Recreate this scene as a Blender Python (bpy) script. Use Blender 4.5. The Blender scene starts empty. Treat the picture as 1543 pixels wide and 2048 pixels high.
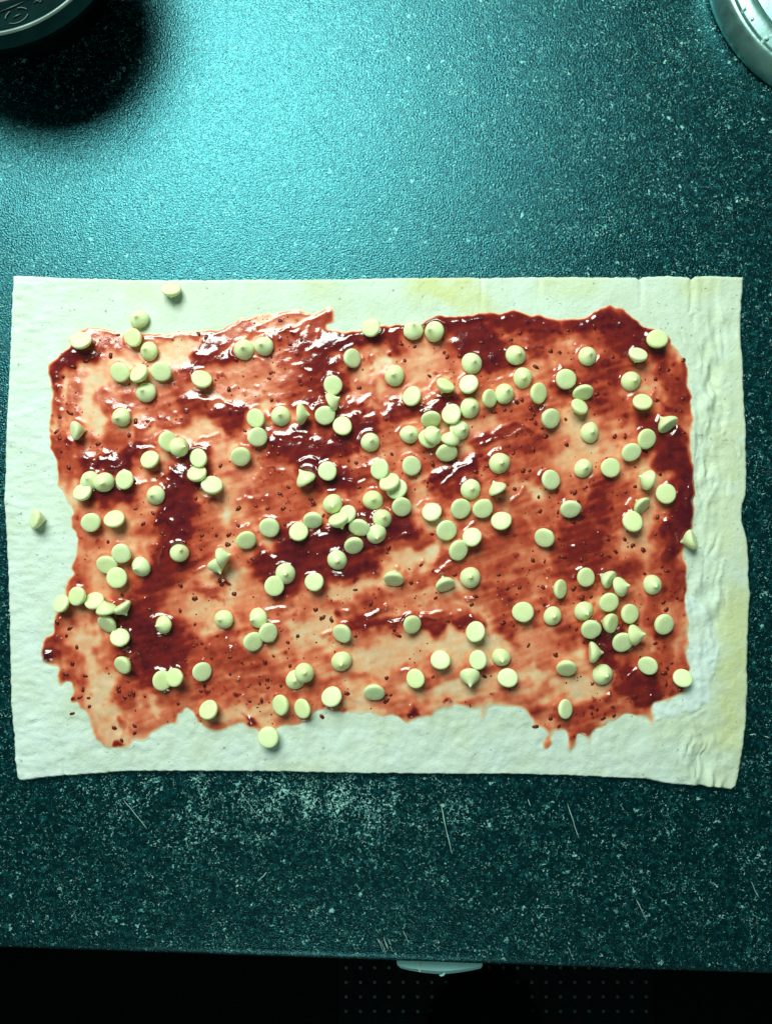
import bpy, bmesh, math, random
import numpy as np
from mathutils import Vector, Matrix, Euler

random.seed(7)
rng = np.random.default_rng(11)
scene = bpy.context.scene
COL = scene.collection
R = math.radians

# ------------------------------------------------------------------ camera, world, lamps, exposure
CAM_Z = 0.358                     # camera height over the worktop (metres)
PX = 0.000238                     # metres per photo pixel on the dough top (z = 4 mm)
cam_d = bpy.data.cameras.new('camera')
cam = bpy.data.objects.new('camera', cam_d); COL.objects.link(cam)
cam.location = (0, 0, CAM_Z)
cam_d.sensor_fit = 'VERTICAL'
cam_d.angle = 2 * math.atan(1024 * PX / (CAM_Z - 0.004))
cam_d.clip_start = 0.01; cam_d.clip_end = 20
scene.camera = cam

world = bpy.data.worlds.new('World'); scene.world = world
world.use_nodes = True
bg = world.node_tree.nodes['Background']
bg.inputs['Color'].default_value = (0.35, 0.92, 0.82, 1)
bg.inputs['Strength'].default_value = 0.085

def area(name, loc, target, sx, sy, power, col):
    l = bpy.data.lights.new(name, 'AREA'); l.shape = 'RECTANGLE'
    l.size = sx; l.size_y = sy; l.energy = power; l.color = col
    o = bpy.data.objects.new(name, l); COL.objects.link(o)
    o.location = loc
    d = Vector(target) - Vector(loc)
    o.rotation_euler = d.to_track_quat('-Z', 'Y').to_euler()
    return o
# the lamp under the wall cabinet whose reflection lies on the worktop
area('kitchen_lamp', (-0.245, 0.62, 0.75), (0.0, 0.0, 0.0), 0.60, 0.52, 15.6, (0.86, 1.0, 0.90))
# weak fill light added out of view behind the camera to lift the shadows
area('fill_light', (-0.3, -2.7, 1.35), (0.0, 0.0, 0.0), 0.8, 0.6, 9.0, (0.80, 1.0, 0.90))

vs = scene.view_settings
vs.view_transform = 'Standard'; vs.look = 'None'; vs.exposure = 0.0; vs.gamma = 1.0
vs.use_curve_mapping = False

# ------------------------------------------------------------------ helpers
def W(px, py, z=0.004):
    """photo pixel -> world point on the level plane z"""
    s = PX * (CAM_Z - z) / (CAM_Z - 0.004)
    return ((px - 771.5) * s, -(py - 1024.0) * s, z)

TILE = dict(A=(0,540), B=(380,540), C=(760,540), D=(1140,540), E=(0,820), F=(380,820), G=(760,820), H=(1140,820),
            I=(0,1080), N=(380,1080), O=(760,1080), P=(1140,1080), J=(0,1300), K=(380,1300), L=(760,1300), M=(1140,1300))
Z = 3.8575
def T(t, x, y):
    ox, oy = TILE[t]
    return (ox + x / Z, oy + y / Z)

def tag(o, label=None, cat=None, group=None, kind=None):
    if label: o['label'] = label
    if cat: o['category'] = cat
    if group: o['group'] = group
    if kind: o['kind'] = kind
    return o

def link(name, me, mat=None, parent=None, smooth=True):
    o = bpy.data.objects.new(name, me); COL.objects.link(o)
    if mat: 
        if not me.materials: me.materials.append(mat)
    if parent: o.parent = parent
    if smooth and len(me.polygons):
        me.polygons.foreach_set('use_smooth', np.ones(len(me.polygons), bool))
    return o

def mesh_np(name, verts, faces):
    me = bpy.data.meshes.new(name)
    v = np.asarray(verts, np.float32); f = np.asarray(faces, np.int32)
    k = f.shape[1]
    me.vertices.add(len(v)); me.vertices.foreach_set('co', v.ravel())
    me.loops.add(f.size); me.loops.foreach_set('vertex_index', f.ravel())
    me.polygons.add(len(f)); me.polygons.foreach_set('loop_start', np.arange(0, f.size, k, dtype=np.int32))
    me.update(calc_edges=True); me.validate()
    return me

def mesh_bm(name, bm):
    bmesh.ops.recalc_face_normals(bm, faces=bm.faces)
    me = bpy.data.meshes.new(name); bm.to_mesh(me); bm.free(); return me

def lathe(name, prof, segs=96, close_axis=True):
    """prof: list of (r, z) metres, from bottom/outside to inside"""
    bm = bmesh.new(); rings = []
    for r, z in prof:
        if r < 1e-6: rings.append([bm.verts.new((0, 0, z))])
        else: rings.append([bm.verts.new((r*math.cos(2*math.pi*i/segs), r*math.sin(2*math.pi*i/segs), z)) for i in range(segs)])
    for a, b in zip(rings, rings[1:]):
        for i in range(segs):
            j = (i + 1) % segs
            if len(a) == 1 and len(b) == 1: continue
            if len(a) == 1: bm.faces.new((a[0], b[j], b[i]))
            elif len(b) == 1: bm.faces.new((a[i], a[j], b[0]))
            else: bm.faces.new((a[i], a[j], b[j], b[i]))
    return mesh_bm(name, bm)

def tube(name, pts, r, segs=8):
    bm = bmesh.new(); rings = []; pts = [Vector(p) for p in pts]
    for i, p in enumerate(pts):
        d = (pts[min(i+1, len(pts)-1)] - pts[max(i-1, 0)]).normalized()
        n = d.cross(Vector((0, 0, 1)))
        if n.length < 1e-4: n = Vector((1, 0, 0))
        n.normalize(); b = n.cross(d)
        rr = r * (0.55 if i in (0, len(pts)-1) else 1)
        rings.append([bm.verts.new(p + rr*(math.cos(2*math.pi*k/segs)*n + math.sin(2*math.pi*k/segs)*b)) for k in range(segs)])
    for a, b in zip(rings, rings[1:]):
        for k in range(segs):
            bm.faces.new((a[k], a[(k+1) % segs], b[(k+1) % segs], b[k]))
    bm.faces.new(rings[0][::-1]); bm.faces.new(rings[-1])
    return mesh_bm(name, bm)

# ------------------------------------------------------------------ materials
def mat(name):
    m = bpy.data.materials.new(name); m.use_nodes = True
    return m, m.node_tree, m.node_tree.nodes['Principled BSDF']

def N(nt, typ, **kw):
    n = nt.nodes.new(typ)
    for k, v in kw.items():
        if k.startswith('i_'): n.inputs[k[2:].replace('_', ' ')].default_value = v
        else: setattr(n, k, v)
    return n

def noise(nt, vec, scale, detail=2.0, rough=0.5, dist=0.0):
    n = N(nt, 'ShaderNodeTexNoise')
    n.inputs['Scale'].default_value = scale; n.inputs['Detail'].default_value = detail
    n.inputs['Roughness'].default_value = rough; n.inputs['Distortion'].default_value = dist
    nt.links.new(vec, n.inputs['Vector'])
    return n.outputs['Fac']

def ramp(nt, fac, stops, interp='LINEAR'):
    n = N(nt, 'ShaderNodeValToRGB'); n.color_ramp.interpolation = interp
    e = n.color_ramp.elements
    while len(e) < len(stops): e.new(0.5)
    for el, (p, c) in zip(e, stops):
        el.position = p
        el.color = c if len(c) == 4 else (*c, 1)
    nt.links.new(fac, n.inputs['Fac'])
    return n.outputs['Color']

def math_(nt, op, a, b=None, clamp=False):
    n = N(nt, 'ShaderNodeMath', operation=op, use_clamp=clamp)
    for i, s in enumerate((a, b)):
        if s is None: continue
        if isinstance(s, (int, float)): n.inputs[i].default_value = s
        else: nt.links.new(s, n.inputs[i])
    return n.outputs[0]

def mix(nt, fac, a, b, blend='MIX'):
    n = N(nt, 'ShaderNodeMix', data_type='RGBA', blend_type=blend)
    for idx, s in ((0, fac), (6, a), (7, b)):
        if isinstance(s, (int, float)): n.inputs[idx].default_value = s
        elif isinstance(s, tuple): n.inputs[idx].default_value = s if len(s) == 4 else (*s, 1)
        else: nt.links.new(s, n.inputs[idx])
    return n.outputs[2]

def bump(nt, height, dist, strength=1.0, normal=None):
    n = N(nt, 'ShaderNodeBump'); n.inputs['Strength'].default_value = strength
    n.inputs['Distance'].default_value = dist
    nt.links.new(height, n.inputs['Height'])
    if normal is not None: nt.links.new(normal, n.inputs['Normal'])
    return n.outputs['Normal']

g3 = lambda v: (v, v, v, 1)

def mat_worktop():
    m, nt, p = mat('speckled_laminate'); L = nt.links.new
    co = N(nt, 'ShaderNodeTexCoord').outputs['Object']
    big = noise(nt, co, 70, 3, 0.55)
    mid = noise(nt, co, 330, 4, 0.65, 0.4)
    base = ramp(nt, mid, [(0.36, (0.0002, 0.003, 0.0037)), (0.53, (0.0006, 0.011, 0.013)), (0.72, (0.005, 0.075, 0.081))])
    # denser, paler flecks in a soft patch in front of the dough
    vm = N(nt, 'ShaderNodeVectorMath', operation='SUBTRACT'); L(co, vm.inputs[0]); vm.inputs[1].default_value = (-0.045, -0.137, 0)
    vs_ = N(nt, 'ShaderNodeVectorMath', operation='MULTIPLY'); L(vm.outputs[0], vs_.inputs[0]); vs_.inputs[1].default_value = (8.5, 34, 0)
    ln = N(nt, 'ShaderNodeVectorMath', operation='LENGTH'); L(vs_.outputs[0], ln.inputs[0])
    pale_patch = math_(nt, 'SUBTRACT', 1.0, ln.outputs['Value'], True)
    pale_patch = math_(nt, 'MULTIPLY', pale_patch, ramp(nt, noise(nt, co, 75, 3), [(0.38, g3(0)), (0.62, g3(1))]))
    fl = noise(nt, co, 700, 3, 0.6, 1.3)
    cl = ramp(nt, big, [(0.30, g3(0)), (0.70, g3(1))])
    fl2 = math_(nt, 'ADD', fl, math_(nt, 'MULTIPLY', math_(nt, 'SUBTRACT', cl, 0.50), 0.085))
    fl2 = math_(nt, 'ADD', fl2, math_(nt, 'MULTIPLY', pale_patch, 0.13))
    fleck = ramp(nt, fl2, [(0.60, g3(0)), (0.69, g3(1))])
    fcol = ramp(nt, noise(nt, co, 190, 3, 0.6), [(0.36, (0.05, 0.23, 0.215)), (0.52, (0.19, 0.50, 0.46)), (0.68, (0.50, 0.86, 0.79))])
    c = mix(nt, fleck, base, mix(nt, pale_patch, fcol, (0.42, 0.80, 0.73)))
    # rare large flecks
    v = N(nt, 'ShaderNodeTexVoronoi'); v.inputs['Scale'].default_value = 130
    wv = N(nt, 'ShaderNodeVectorMath', operation='ADD'); L(co, wv.inputs[0])
    nz = N(nt, 'ShaderNodeTexNoise'); nz.inputs['Scale'].default_value = 500; L(co, nz.inputs['Vector'])
    sc = N(nt, 'ShaderNodeVectorMath', operation='SCALE'); L(nz.outputs['Color'], sc.inputs[0]); sc.inputs['Scale'].default_value = 0.005
    L(sc.outputs[0], wv.inputs[1]); L(wv.outputs[0], v.inputs['Vector'])
    big_f = ramp(nt, v.outputs['Distance'], [(0.07, g3(1)), (0.14, g3(0))])
    sel = N(nt, 'ShaderNodeSeparateColor'); L(v.outputs['Color'], sel.inputs[0])
    big_f = math_(nt, 'MULTIPLY', big_f, ramp(nt, sel.outputs[0], [(0.62, g3(0)), (0.75, g3(0.85))]))
    c = mix(nt, big_f, c, (0.33, 0.72, 0.66))
    L(c, p.inputs['Base Color'])
    p.inputs['Roughness'].default_value = 0.245
    p.inputs['IOR'].default_value = 1.75
    p.inputs['Specular IOR Level'].default_value = 0.70
    p.inputs['Specular Tint'].default_value = (0.20, 0.86, 1.0, 1)
    b1 = noise(nt, co, 1200, 1.5, 0.5, 0.3)
    b2 = noise(nt, co, 2500, 1.0)
    h = math_(nt, 'ADD', b1, math_(nt, 'MULTIPLY', b2, 0.25))
    L(bump(nt, h, 0.00028, 1.0), p.inputs['Normal'])
    return m

def mat_dough():
    m, nt, p = mat('pastry_dough'); L = nt.links.new
    co = N(nt, 'ShaderNodeTexCoord').outputs['Object']
    at = N(nt, 'ShaderNodeAttribute', attribute_name='tone')          # -1 floury .. +1 buttery
    sep = N(nt, 'ShaderNodeSeparateColor'); L(at.outputs['Color'], sep.inputs[0])
    c0 = ramp(nt, noise(nt, co, 45, 4, 0.6), [(0.3, (0.60, 0.69, 0.54)), (0.7, (0.67, 0.77, 0.66))])
    c1 = mix(nt, sep.outputs[0], c0, (0.62, 0.66, 0.34))
    c2 = mix(nt, sep.outputs[1], c1, (0.72, 0.83, 0.79))
    sp = ramp(nt, noise(nt, co, 430, 2, 0.5), [(0.70, g3(0)), (0.745, g3(1))])
    c3 = mix(nt, math_(nt, 'MULTIPLY', sp, 0.5), c2, (0.12, 0.16, 0.10))
    L(c3, p.inputs['Base Color'])
    p.inputs['Roughness'].default_value = 0.62
    p.inputs['Specular IOR Level'].default_value = 0.25
    p.inputs['Subsurface Weight'].default_value = 0.15
    p.inputs['Subsurface Radius'].default_value = (1.0, 0.8, 0.5)
    p.inputs['Subsurface Scale'].default_value = 0.0015
    h = math_(nt, 'ADD', noise(nt, co, 320, 4, 0.6, 0.6), math_(nt, 'MULTIPLY', noise(nt, co, 1300, 2), 0.25))
    L(bump(nt, h, 0.00055, 0.8), p.inputs['Normal'])
    return m

def mat_jam():
    m, nt, p = mat('red_jam'); L = nt.links.new
    co = N(nt, 'ShaderNodeTexCoord').outputs['Object']
    at = N(nt, 'ShaderNodeAttribute', attribute_name='depth')
    t = math_(nt, 'ADD', at.outputs['Fac'], math_(nt, 'MULTIPLY', math_(nt, 'SUBTRACT', noise(nt, co, 260, 4, 0.6, 0.5), 0.5), 0.16), True)
    c = ramp(nt, t, [(0.0, (0.66, 0.68, 0.52)), (0.08, (0.74, 0.57, 0.37)), (0.18, (0.79, 0.415, 0.22)), (0.32, (0.73, 0.20, 0.097)),
                     (0.50, (0.50, 0.073, 0.033)), (0.72, (0.22, 0.016, 0.012)), (1.0, (0.082, 0.005, 0.011))])
    fib = ramp(nt, noise(nt, co, 700, 3, 0.6, 1.2), [(0.66, g3(0)), (0.74, g3(0.55))])
    c = mix(nt, fib, c, (0.12, 0.02, 0.01))
    L(c, p.inputs['Base Color'])
    L(ramp(nt, at.outputs['Fac'], [(0.05, g3(0.50)), (0.30, g3(0.27)), (0.6, g3(0.12))]), p.inputs['Roughness'])
    L(ramp(nt, at.outputs['Fac'], [(0.05, g3(0.3)), (0.45, g3(0.95))]), p.inputs['Specular IOR Level'])
    h = math_(nt, 'ADD', noise(nt, co, 240, 3, 0.55), math_(nt, 'MULTIPLY', noise(nt, co, 900, 2), 0.12))
    L(bump(nt, h, 0.00028, 0.7), p.inputs['Normal'])
    return m

def mat_chip():
    m, nt, p = mat('white_chocolate'); L = nt.links.new
    co = N(nt, 'ShaderNodeTexCoord').outputs['Object']
    info = N(nt, 'ShaderNodeObjectInfo')
    c = mix(nt, info.outputs['Random'], (0.75, 0.83, 0.43), (0.78, 0.88, 0.52))
    c = mix(nt, ramp(nt, noise(nt, co, 350, 3), [(0.4, g3(0)), (0.75, g3(0.22))]), c, (0.70, 0.75, 0.38))
    L(c, p.inputs['Base Color'])
    p.inputs['Roughness'].default_value = 0.42
    p.inputs['Specular IOR Level'].default_value = 0.35
    p.inputs['Subsurface Weight'].default_value = 0.45
    p.inputs['Subsurface Radius'].default_value = (1.0, 0.8, 0.4)
    p.inputs['Subsurface Scale'].default_value = 0.0018
    L(bump(nt, noise(nt, co, 500, 3), 0.00012, 0.8), p.inputs['Normal'])
    return m

def simple(name, col, rough=0.5, metal=0.0, spec=0.5, bscale=None, bdist=0.0, var=0.25):
    m, nt, p = mat(name); L = nt.links.new
    co = N(nt, 'ShaderNodeTexCoord').outputs['Object']
    n = noise(nt, co, 90, 4, 0.6)
    dk = tuple(c * (1 - var) for c in col); lt = tuple(min(1, c * (1 + var)) for c in col)
    L(ramp(nt, n, [(0.3, dk), (0.7, lt)]), p.inputs['Base Color'])
    p.inputs['Metallic'].default_value = metal
    L(ramp(nt, noise(nt, co, 160, 3), [(0.3, g3(rough * 0.85)), (0.7, g3(min(1, rough * 1.15)))]), p.inputs['Roughness'])
    p.inputs['Specular IOR Level'].default_value = spec
    if bscale: L(bump(nt, noise(nt, co, bscale, 3), bdist), p.inputs['Normal'])
    return m

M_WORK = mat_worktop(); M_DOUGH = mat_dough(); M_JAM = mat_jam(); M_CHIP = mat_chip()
M_SEED = simple('jam_seed', (0.15, 0.015, 0.007), 0.28, 0, 0.3, var=0.5)
M_SCRATCH = simple('scratched_laminate', (0.42, 0.62, 0.55), 0.6)
M_STEEL = simple('brushed_steel', (0.36, 0.60, 0.57), 0.42, 1.0, 0.5, 500, 0.00008, 0.08)
M_PAN = simple('dark_pan_enamel', (0.0012, 0.009, 0.009), 0.6, 0, 0.012, 500, 0.00005)
M_PANIN = simple('brown_pan_inside', (0.045, 0.010, 0.008), 0.5)
M_HANDLE = simple('pale_handle_plastic', (0.52, 0.97, 0.96), 0.4, 0, 0.4, var=0.06)
M_BLACK = simple('black_cabinet_panel', (0.004, 0.007, 0.007), 0.6, 0, 0.1)
M_FLOOR = simple('dark_floor', (0.002, 0.004, 0.004), 0.8, 0, 0.05)
M_MAT = simple('dark_floor_mat', (0.003, 0.007, 0.007), 0.8, 0, 0.05)
M_DOT = simple('mat_stud', (0.012, 0.055, 0.055), 0.6)
M_SHOE = simple('black_felt', (0.0015, 0.002, 0.002), 0.95, 0, 0.05)
M_WATER = simple('water_drop', (0.45, 0.70, 0.66), 0.06, 0, 0.8)

# ------------------------------------------------------------------ worktop
def build_worktop():
    slope = math.atan2(53, 1543)
    x0, y0, _ = W(771.5, 1931, 0.0)
    # profile (y back -> front, then down the rolled front edge and under)
    r = 0.006; th = 0.015
    prof = [(0.95, 0.0), (0.6, 0.0), (0.3, 0.0)] + [(r + 0.02, 0.0)]
    for k in range(0, 9):
        a = R(90 * k / 8); prof.append((r - r*math.sin(a), -r + r*math.cos(a)))
    for k in range(1, 9):
        a = R(90 * k / 8); prof.append((r - r*math.cos(a), -(th - r) - r*math.sin(a)))
    prof += [(0.95, -th)]
    xs = [-1.1, 1.1]
    bm = bmesh.new(); cols = []
    for x in xs: cols.append([bm.verts.new((x, y, z)) for y, z in prof])
    n = len(prof)
    for i in range(n):
        j = (i + 1) % n
        bm.faces.new((cols[0][i], cols[0][j], cols[1][j], cols[1][i]))
    bm.faces.new(cols[0]); bm.faces.new(cols[1][::-1])
    rot = Matrix.Rotation(-slope, 4, 'Z')
    bmesh.ops.transform(bm, matrix=Matrix.Translation((x0, y0, 0)) @ rot, verts=bm.verts)
    me = mesh_bm('worktop', bm)
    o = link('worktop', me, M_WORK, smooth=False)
    for p in me.polygons: p.use_smooth = len(p.vertices) == 4 and abs(p.normal.x) < 0.5 and 0.02 < abs(p.normal.z) < 0.999
    tag(o, 'dark teal speckled laminate kitchen worktop under the dough', 'worktop', kind='structure')
    return o
worktop = build_worktop()

def scratch(pts, w):
    """a thin whitish scratch with its own slight relief on the worktop"""
    pts = [Vector(W(*p, 0.0)) for p in pts]
    bm = bmesh.new(); L_, R_, T_ = [], [], []
    for i, p in enumerate(pts):
        d = (pts[min(i+1, len(pts)-1)] - pts[max(i-1, 0)]).normalized(); n = Vector((-d.y, d.x, 0))
        ww = w * (0.15 if i in (0, len(pts)-1) else random.uniform(0.7, 1.1)) / 2
        L_.append(bm.verts.new(p + n*ww + Vector((0, 0, -0.0001)))); R_.append(bm.verts.new(p - n*ww + Vector((0, 0, -0.0001))))
        T_.append(bm.verts.new(p + Vector((0, 0, 0.00012))))
    for i in range(len(pts)-1):
        bm.faces.new((L_[i], L_[i+1], T_[i+1], T_[i])); bm.faces.new((T_[i], T_[i+1], R_[i+1], R_[i]))
    link('scratch', mesh_bm('scratch', bm), M_SCRATCH, worktop)
def line(x0, y0, x1, y1, n=6, j=0.7):
    return [(x0 + (x1-x0)*k/n + random.uniform(-j, j), y0 + (y1-y0)*k/n) for k in range(n+1)]
for (a, w) in [((248,1600,294,1657),0.0005), ((881,1608,902,1706),0.0007), ((1134,1606,1156,1676),0.0006), ((1055,1598,1060,1612),0.0005),
               ((1264,1774,1268,1784),0.0006), ((1271,1797,1292,1842),0.0005), ((1500,1762,1516,1796),0.0005), ((806,1861,817,1886),0.0004),
               ((1134,1893,1146,1918),0.0003), ((484,1590,515,1630),0.0003), ((372,1680,378,1700),0.0003), ((517,1762,534,1744),0.0006),
               ((1498,1470,1508,1468),0.0008), ((1528,1472,1536,1476),0.0008),
               ((754,1877,757,1886),0.0003), ((757,1878,764,1900),0.0004), ((762,1882,771,1908),0.0003), ((767,1874,775,1899),0.0005), ((772,1886,776,1897),0.0003), ((776,1878,781,1890),0.0005), ((780,1892,785,1904),0.0003)]:
    scratch(line(*a), w)

# ------------------------------------------------------------------ pixel-grid fields on the dough (1 cell = 1 photo pixel = 0.238 mm)
X0, Y0, FW, FH = 0, 530, 1543, 1070
_fy = np.fft.fftfreq(FH)[:, None]; _fx = np.fft.rfftfreq(FW)[None, :]
def blur(a, sx, sy=None, ang=0.0):
    sy = sx if sy is None else sy
    c, s = math.cos(ang), math.sin(ang)
    u = _fx * c - _fy * s; v = _fx * s + _fy * c
    k = np.exp(-2 * math.pi**2 * ((u*sx)**2 + (v*sy)**2))
    return np.fft.irfft2(np.fft.rfft2(a) * k, s=(FH, FW))
def nz(sx, sy=None, ang=0.0):
    a = blur(rng.standard_normal((FH, FW)), sx, sy, ang)
    return a / a.std()
def sstep(a, b, x):
    t = np.clip((x - a) / (b - a), 0, 1); return t*t*(3 - 2*t)
YY, XX = np.mgrid[Y0:Y0+FH, X0:X0+FW].astype(np.float64)
wx = nz(14) * 5 + nz(5) * 2; wy = nz(14) * 5 + nz(5) * 2     # ragged edges for spread jam

def pl_dist(pts, rad, warp=1.0):
    """distance in px to a polyline inside its bbox (+rad); returns slices, distance"""
    xs = [p[0] for p in pts]; ys = [p[1] for p in pts]; m = rad + 14
    i0 = max(0, int(min(ys) - m) - Y0); i1 = min(FH, int(max(ys) + m) - Y0 + 1)
    j0 = max(0, int(min(xs) - m) - X0); j1 = min(FW, int(max(xs) + m) - X0 + 1)
    sl = (slice(i0, i1), slice(j0, j1))
    x = XX[sl] + warp * wx[sl]; y = YY[sl] + warp * wy[sl]
    d = np.full(x.shape, 1e9)
    if len(pts) == 1: pts = [pts[0], (pts[0][0] + 0.1, pts[0][1])]
    for (ax, ay), (bx, by) in zip(pts, pts[1:]):
        dx, dy = bx-ax, by-ay; q = dx*dx + dy*dy + 1e-9
        t = np.clip(((x-ax)*dx + (y-ay)*dy) / q, 0, 1)
        d = np.minimum(d, np.hypot(x - ax - t*dx, y - ay - t*dy))
    return sl, d

def poly_mask(poly, warp=0.0):
    x = XX + warp*wx; y = YY + warp*wy
    ins = np.zeros((FH, FW), bool); n = len(poly)
    for k in range(n):
        (ax, ay), (bx, by) = poly[k], poly[(k+1) % n]
        if ay == by: continue
        c = ((ay > y) != (by > y)) & (x < (bx-ax) * (y-ay) / (by-ay) + ax)
        ins ^= c
    return ins

JAM_EDGE = [(93,740),(100,724),(118,708),(140,700),(135,672),(161,659),(194,654),(226,659),(250,667),(285,667),(334,667),(399,662),(432,662),(458,651),(484,638),(510,631),
 (535,625),(561,622),(600,619),(621,627),(639,618),(655,612),(668,620),(673,642),(652,643),(651,659),(665,662),(725,659),(760,651),(807,654),(846,644),(869,633),(890,638),
 (941,633),(993,625),(1040,624),(1084,636),(1123,638),(1159,636),(1179,628),(1205,615),(1225,609),(1249,618),(1264,633),(1285,654),(1332,670),(1347,683),(1365,719),(1373,760),
 (1382,786),(1386,825),(1389,841),(1385,867),(1384,890),(1386,950),(1386,986),(1385,1027),(1384,1053),(1371,1092),(1371,1106),(1369,1145),(1371,1197),(1375,1236),(1376,1282),
 (1371,1326),(1371,1352),(1369,1391),(1347,1401),(1332,1409),(1321,1406),(1306,1406),(1305,1449),(1296,1445),(1290,1432),(1251,1427),(1231,1440),(1192,1456),(1184,1466),
 (1179,1487),(1174,1487),(1171,1471),(1153,1466),(1149,1492),(1141,1510),(1131,1492),(1131,1461),(1107,1461),(1105,1487),(1087,1500),(1084,1492),(1100,1466),(1079,1450),
 (1068,1458),(1061,1450),(1063,1435),(1053,1414),(1009,1411),(975,1414),(973,1440),(962,1440),(960,1422),(941,1417),(926,1409),(910,1409),(910,1418),(869,1424),(864,1433),
 (835,1435),(814,1449),(796,1435),(760,1435),(738,1427),(717,1433),(678,1427),(655,1422),(629,1422),(621,1448),(595,1445),(561,1450),(546,1455),(541,1466),(520,1461),
 (494,1455),(484,1448),(471,1455),(440,1466),(416,1461),(396,1445),(384,1422),(373,1414),(355,1422),(353,1448),(332,1450),(306,1461),(290,1481),(277,1481),(262,1476),
 (259,1492),(233,1498),(207,1498),(192,1481),(179,1456),(174,1432),(161,1414),(156,1404),(143,1404),(141,1391),(149,1386),(145,1362),(135,1362),(122,1380),(114,1362),
 (114,1339),(98,1334),(88,1318),(91,1282),(109,1261),(109,1230),(130,1184),(130,1173),(145,1145),(153,1114),(153,1080),(148,1069),(141,1040),(143,1012),(124,986),
 (117,965),(117,931),(106,890),(102,867),(104,830),(101,786),(96,760)]

# pale streaks where the spoon scraped the jam thin: (points, half width px, depth)
THIN = [([(190,760),(175,800),(185,850)],18,.03),([(320,715),(350,695),(385,715)],18,.06),([(405,705),(450,670),(520,640)],7,.06),([(385,860),(425,850)],28,.15),
 ([(235,735),(270,725)],38,.13),([(280,760),(320,740)],30,.16),([(870,715),(800,740)],25,.22),([(1160,850),(1180,890)],42,.09),([(1150,935)],35,.15),([(870,1108),(830,1115),(760,1160),(700,1180)],20,.07),
 ([(870,1108)],18,.05),([(580,1262),(640,1262),(690,1238)],14,.10),([(690,1325),(780,1300),(900,1285),(1010,1290)],22,.07),([(720,1335),(860,1320)],16,.12),
 ([(880,1378),(1000,1362),(1090,1352)],16,.08),([(1195,1372),(1130,1370)],26,.07),([(175,1285),(195,1335),(215,1420),(225,1470)],24,.07),([(190,1265)],18,.07),
 ([(300,1400),(310,1430)],12,.10),([(440,1105),(415,1130)],16,.12),([(430,1235),(400,1215)],28,.14),([(690,1000),(730,985)],18,.12),([(600,1062),(640,1050)],14,.2),
 ([(960,1225),(930,1215)],16,.09),([(900,1180),(850,1190)],14,.2),([(1310,910),(1314,960)],9,.12),([(1302,1000),(1300,1040),(1285,1085)],22,.15),([(1331,1110),(1332,1130)],6,.08),([(1330,1190)],8,.12),
 ([(500,935),(470,990)],24,.22),([(300,1000),(260,1010),(220,1070)],28,.2),([(175,1110),(200,1130),(200,1190)],22,.2),([(330,1130),(322,1150)],8,.1),([(710,730),(690,790)],18,.25),([(430,740),(470,760),(390,790)],24,.28),
 ([(940,735),(1000,755)],20,.16),([(1000,840),(960,850),(900,850)],18,.2),([(1220,960),(1140,980)],22,.2),([(1290,650+90),(1310,780)],14,.25),([(480,1190),(520,1200)],25,.25),([(640,1180),(580,1210)],14,.25),
 ([(1250,1290),(1300,1280)],22,.22),([(1060,1250),(1080,1300),(1040,1310)],24,.22),([(460,1430),(420,1440),(560,1420)],12,.12),([(760,1420),(700,1415)],9,.12),([(560,640),(600,630)],7,.18),([(540,770),(480,770)],25,.28)]
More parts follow.
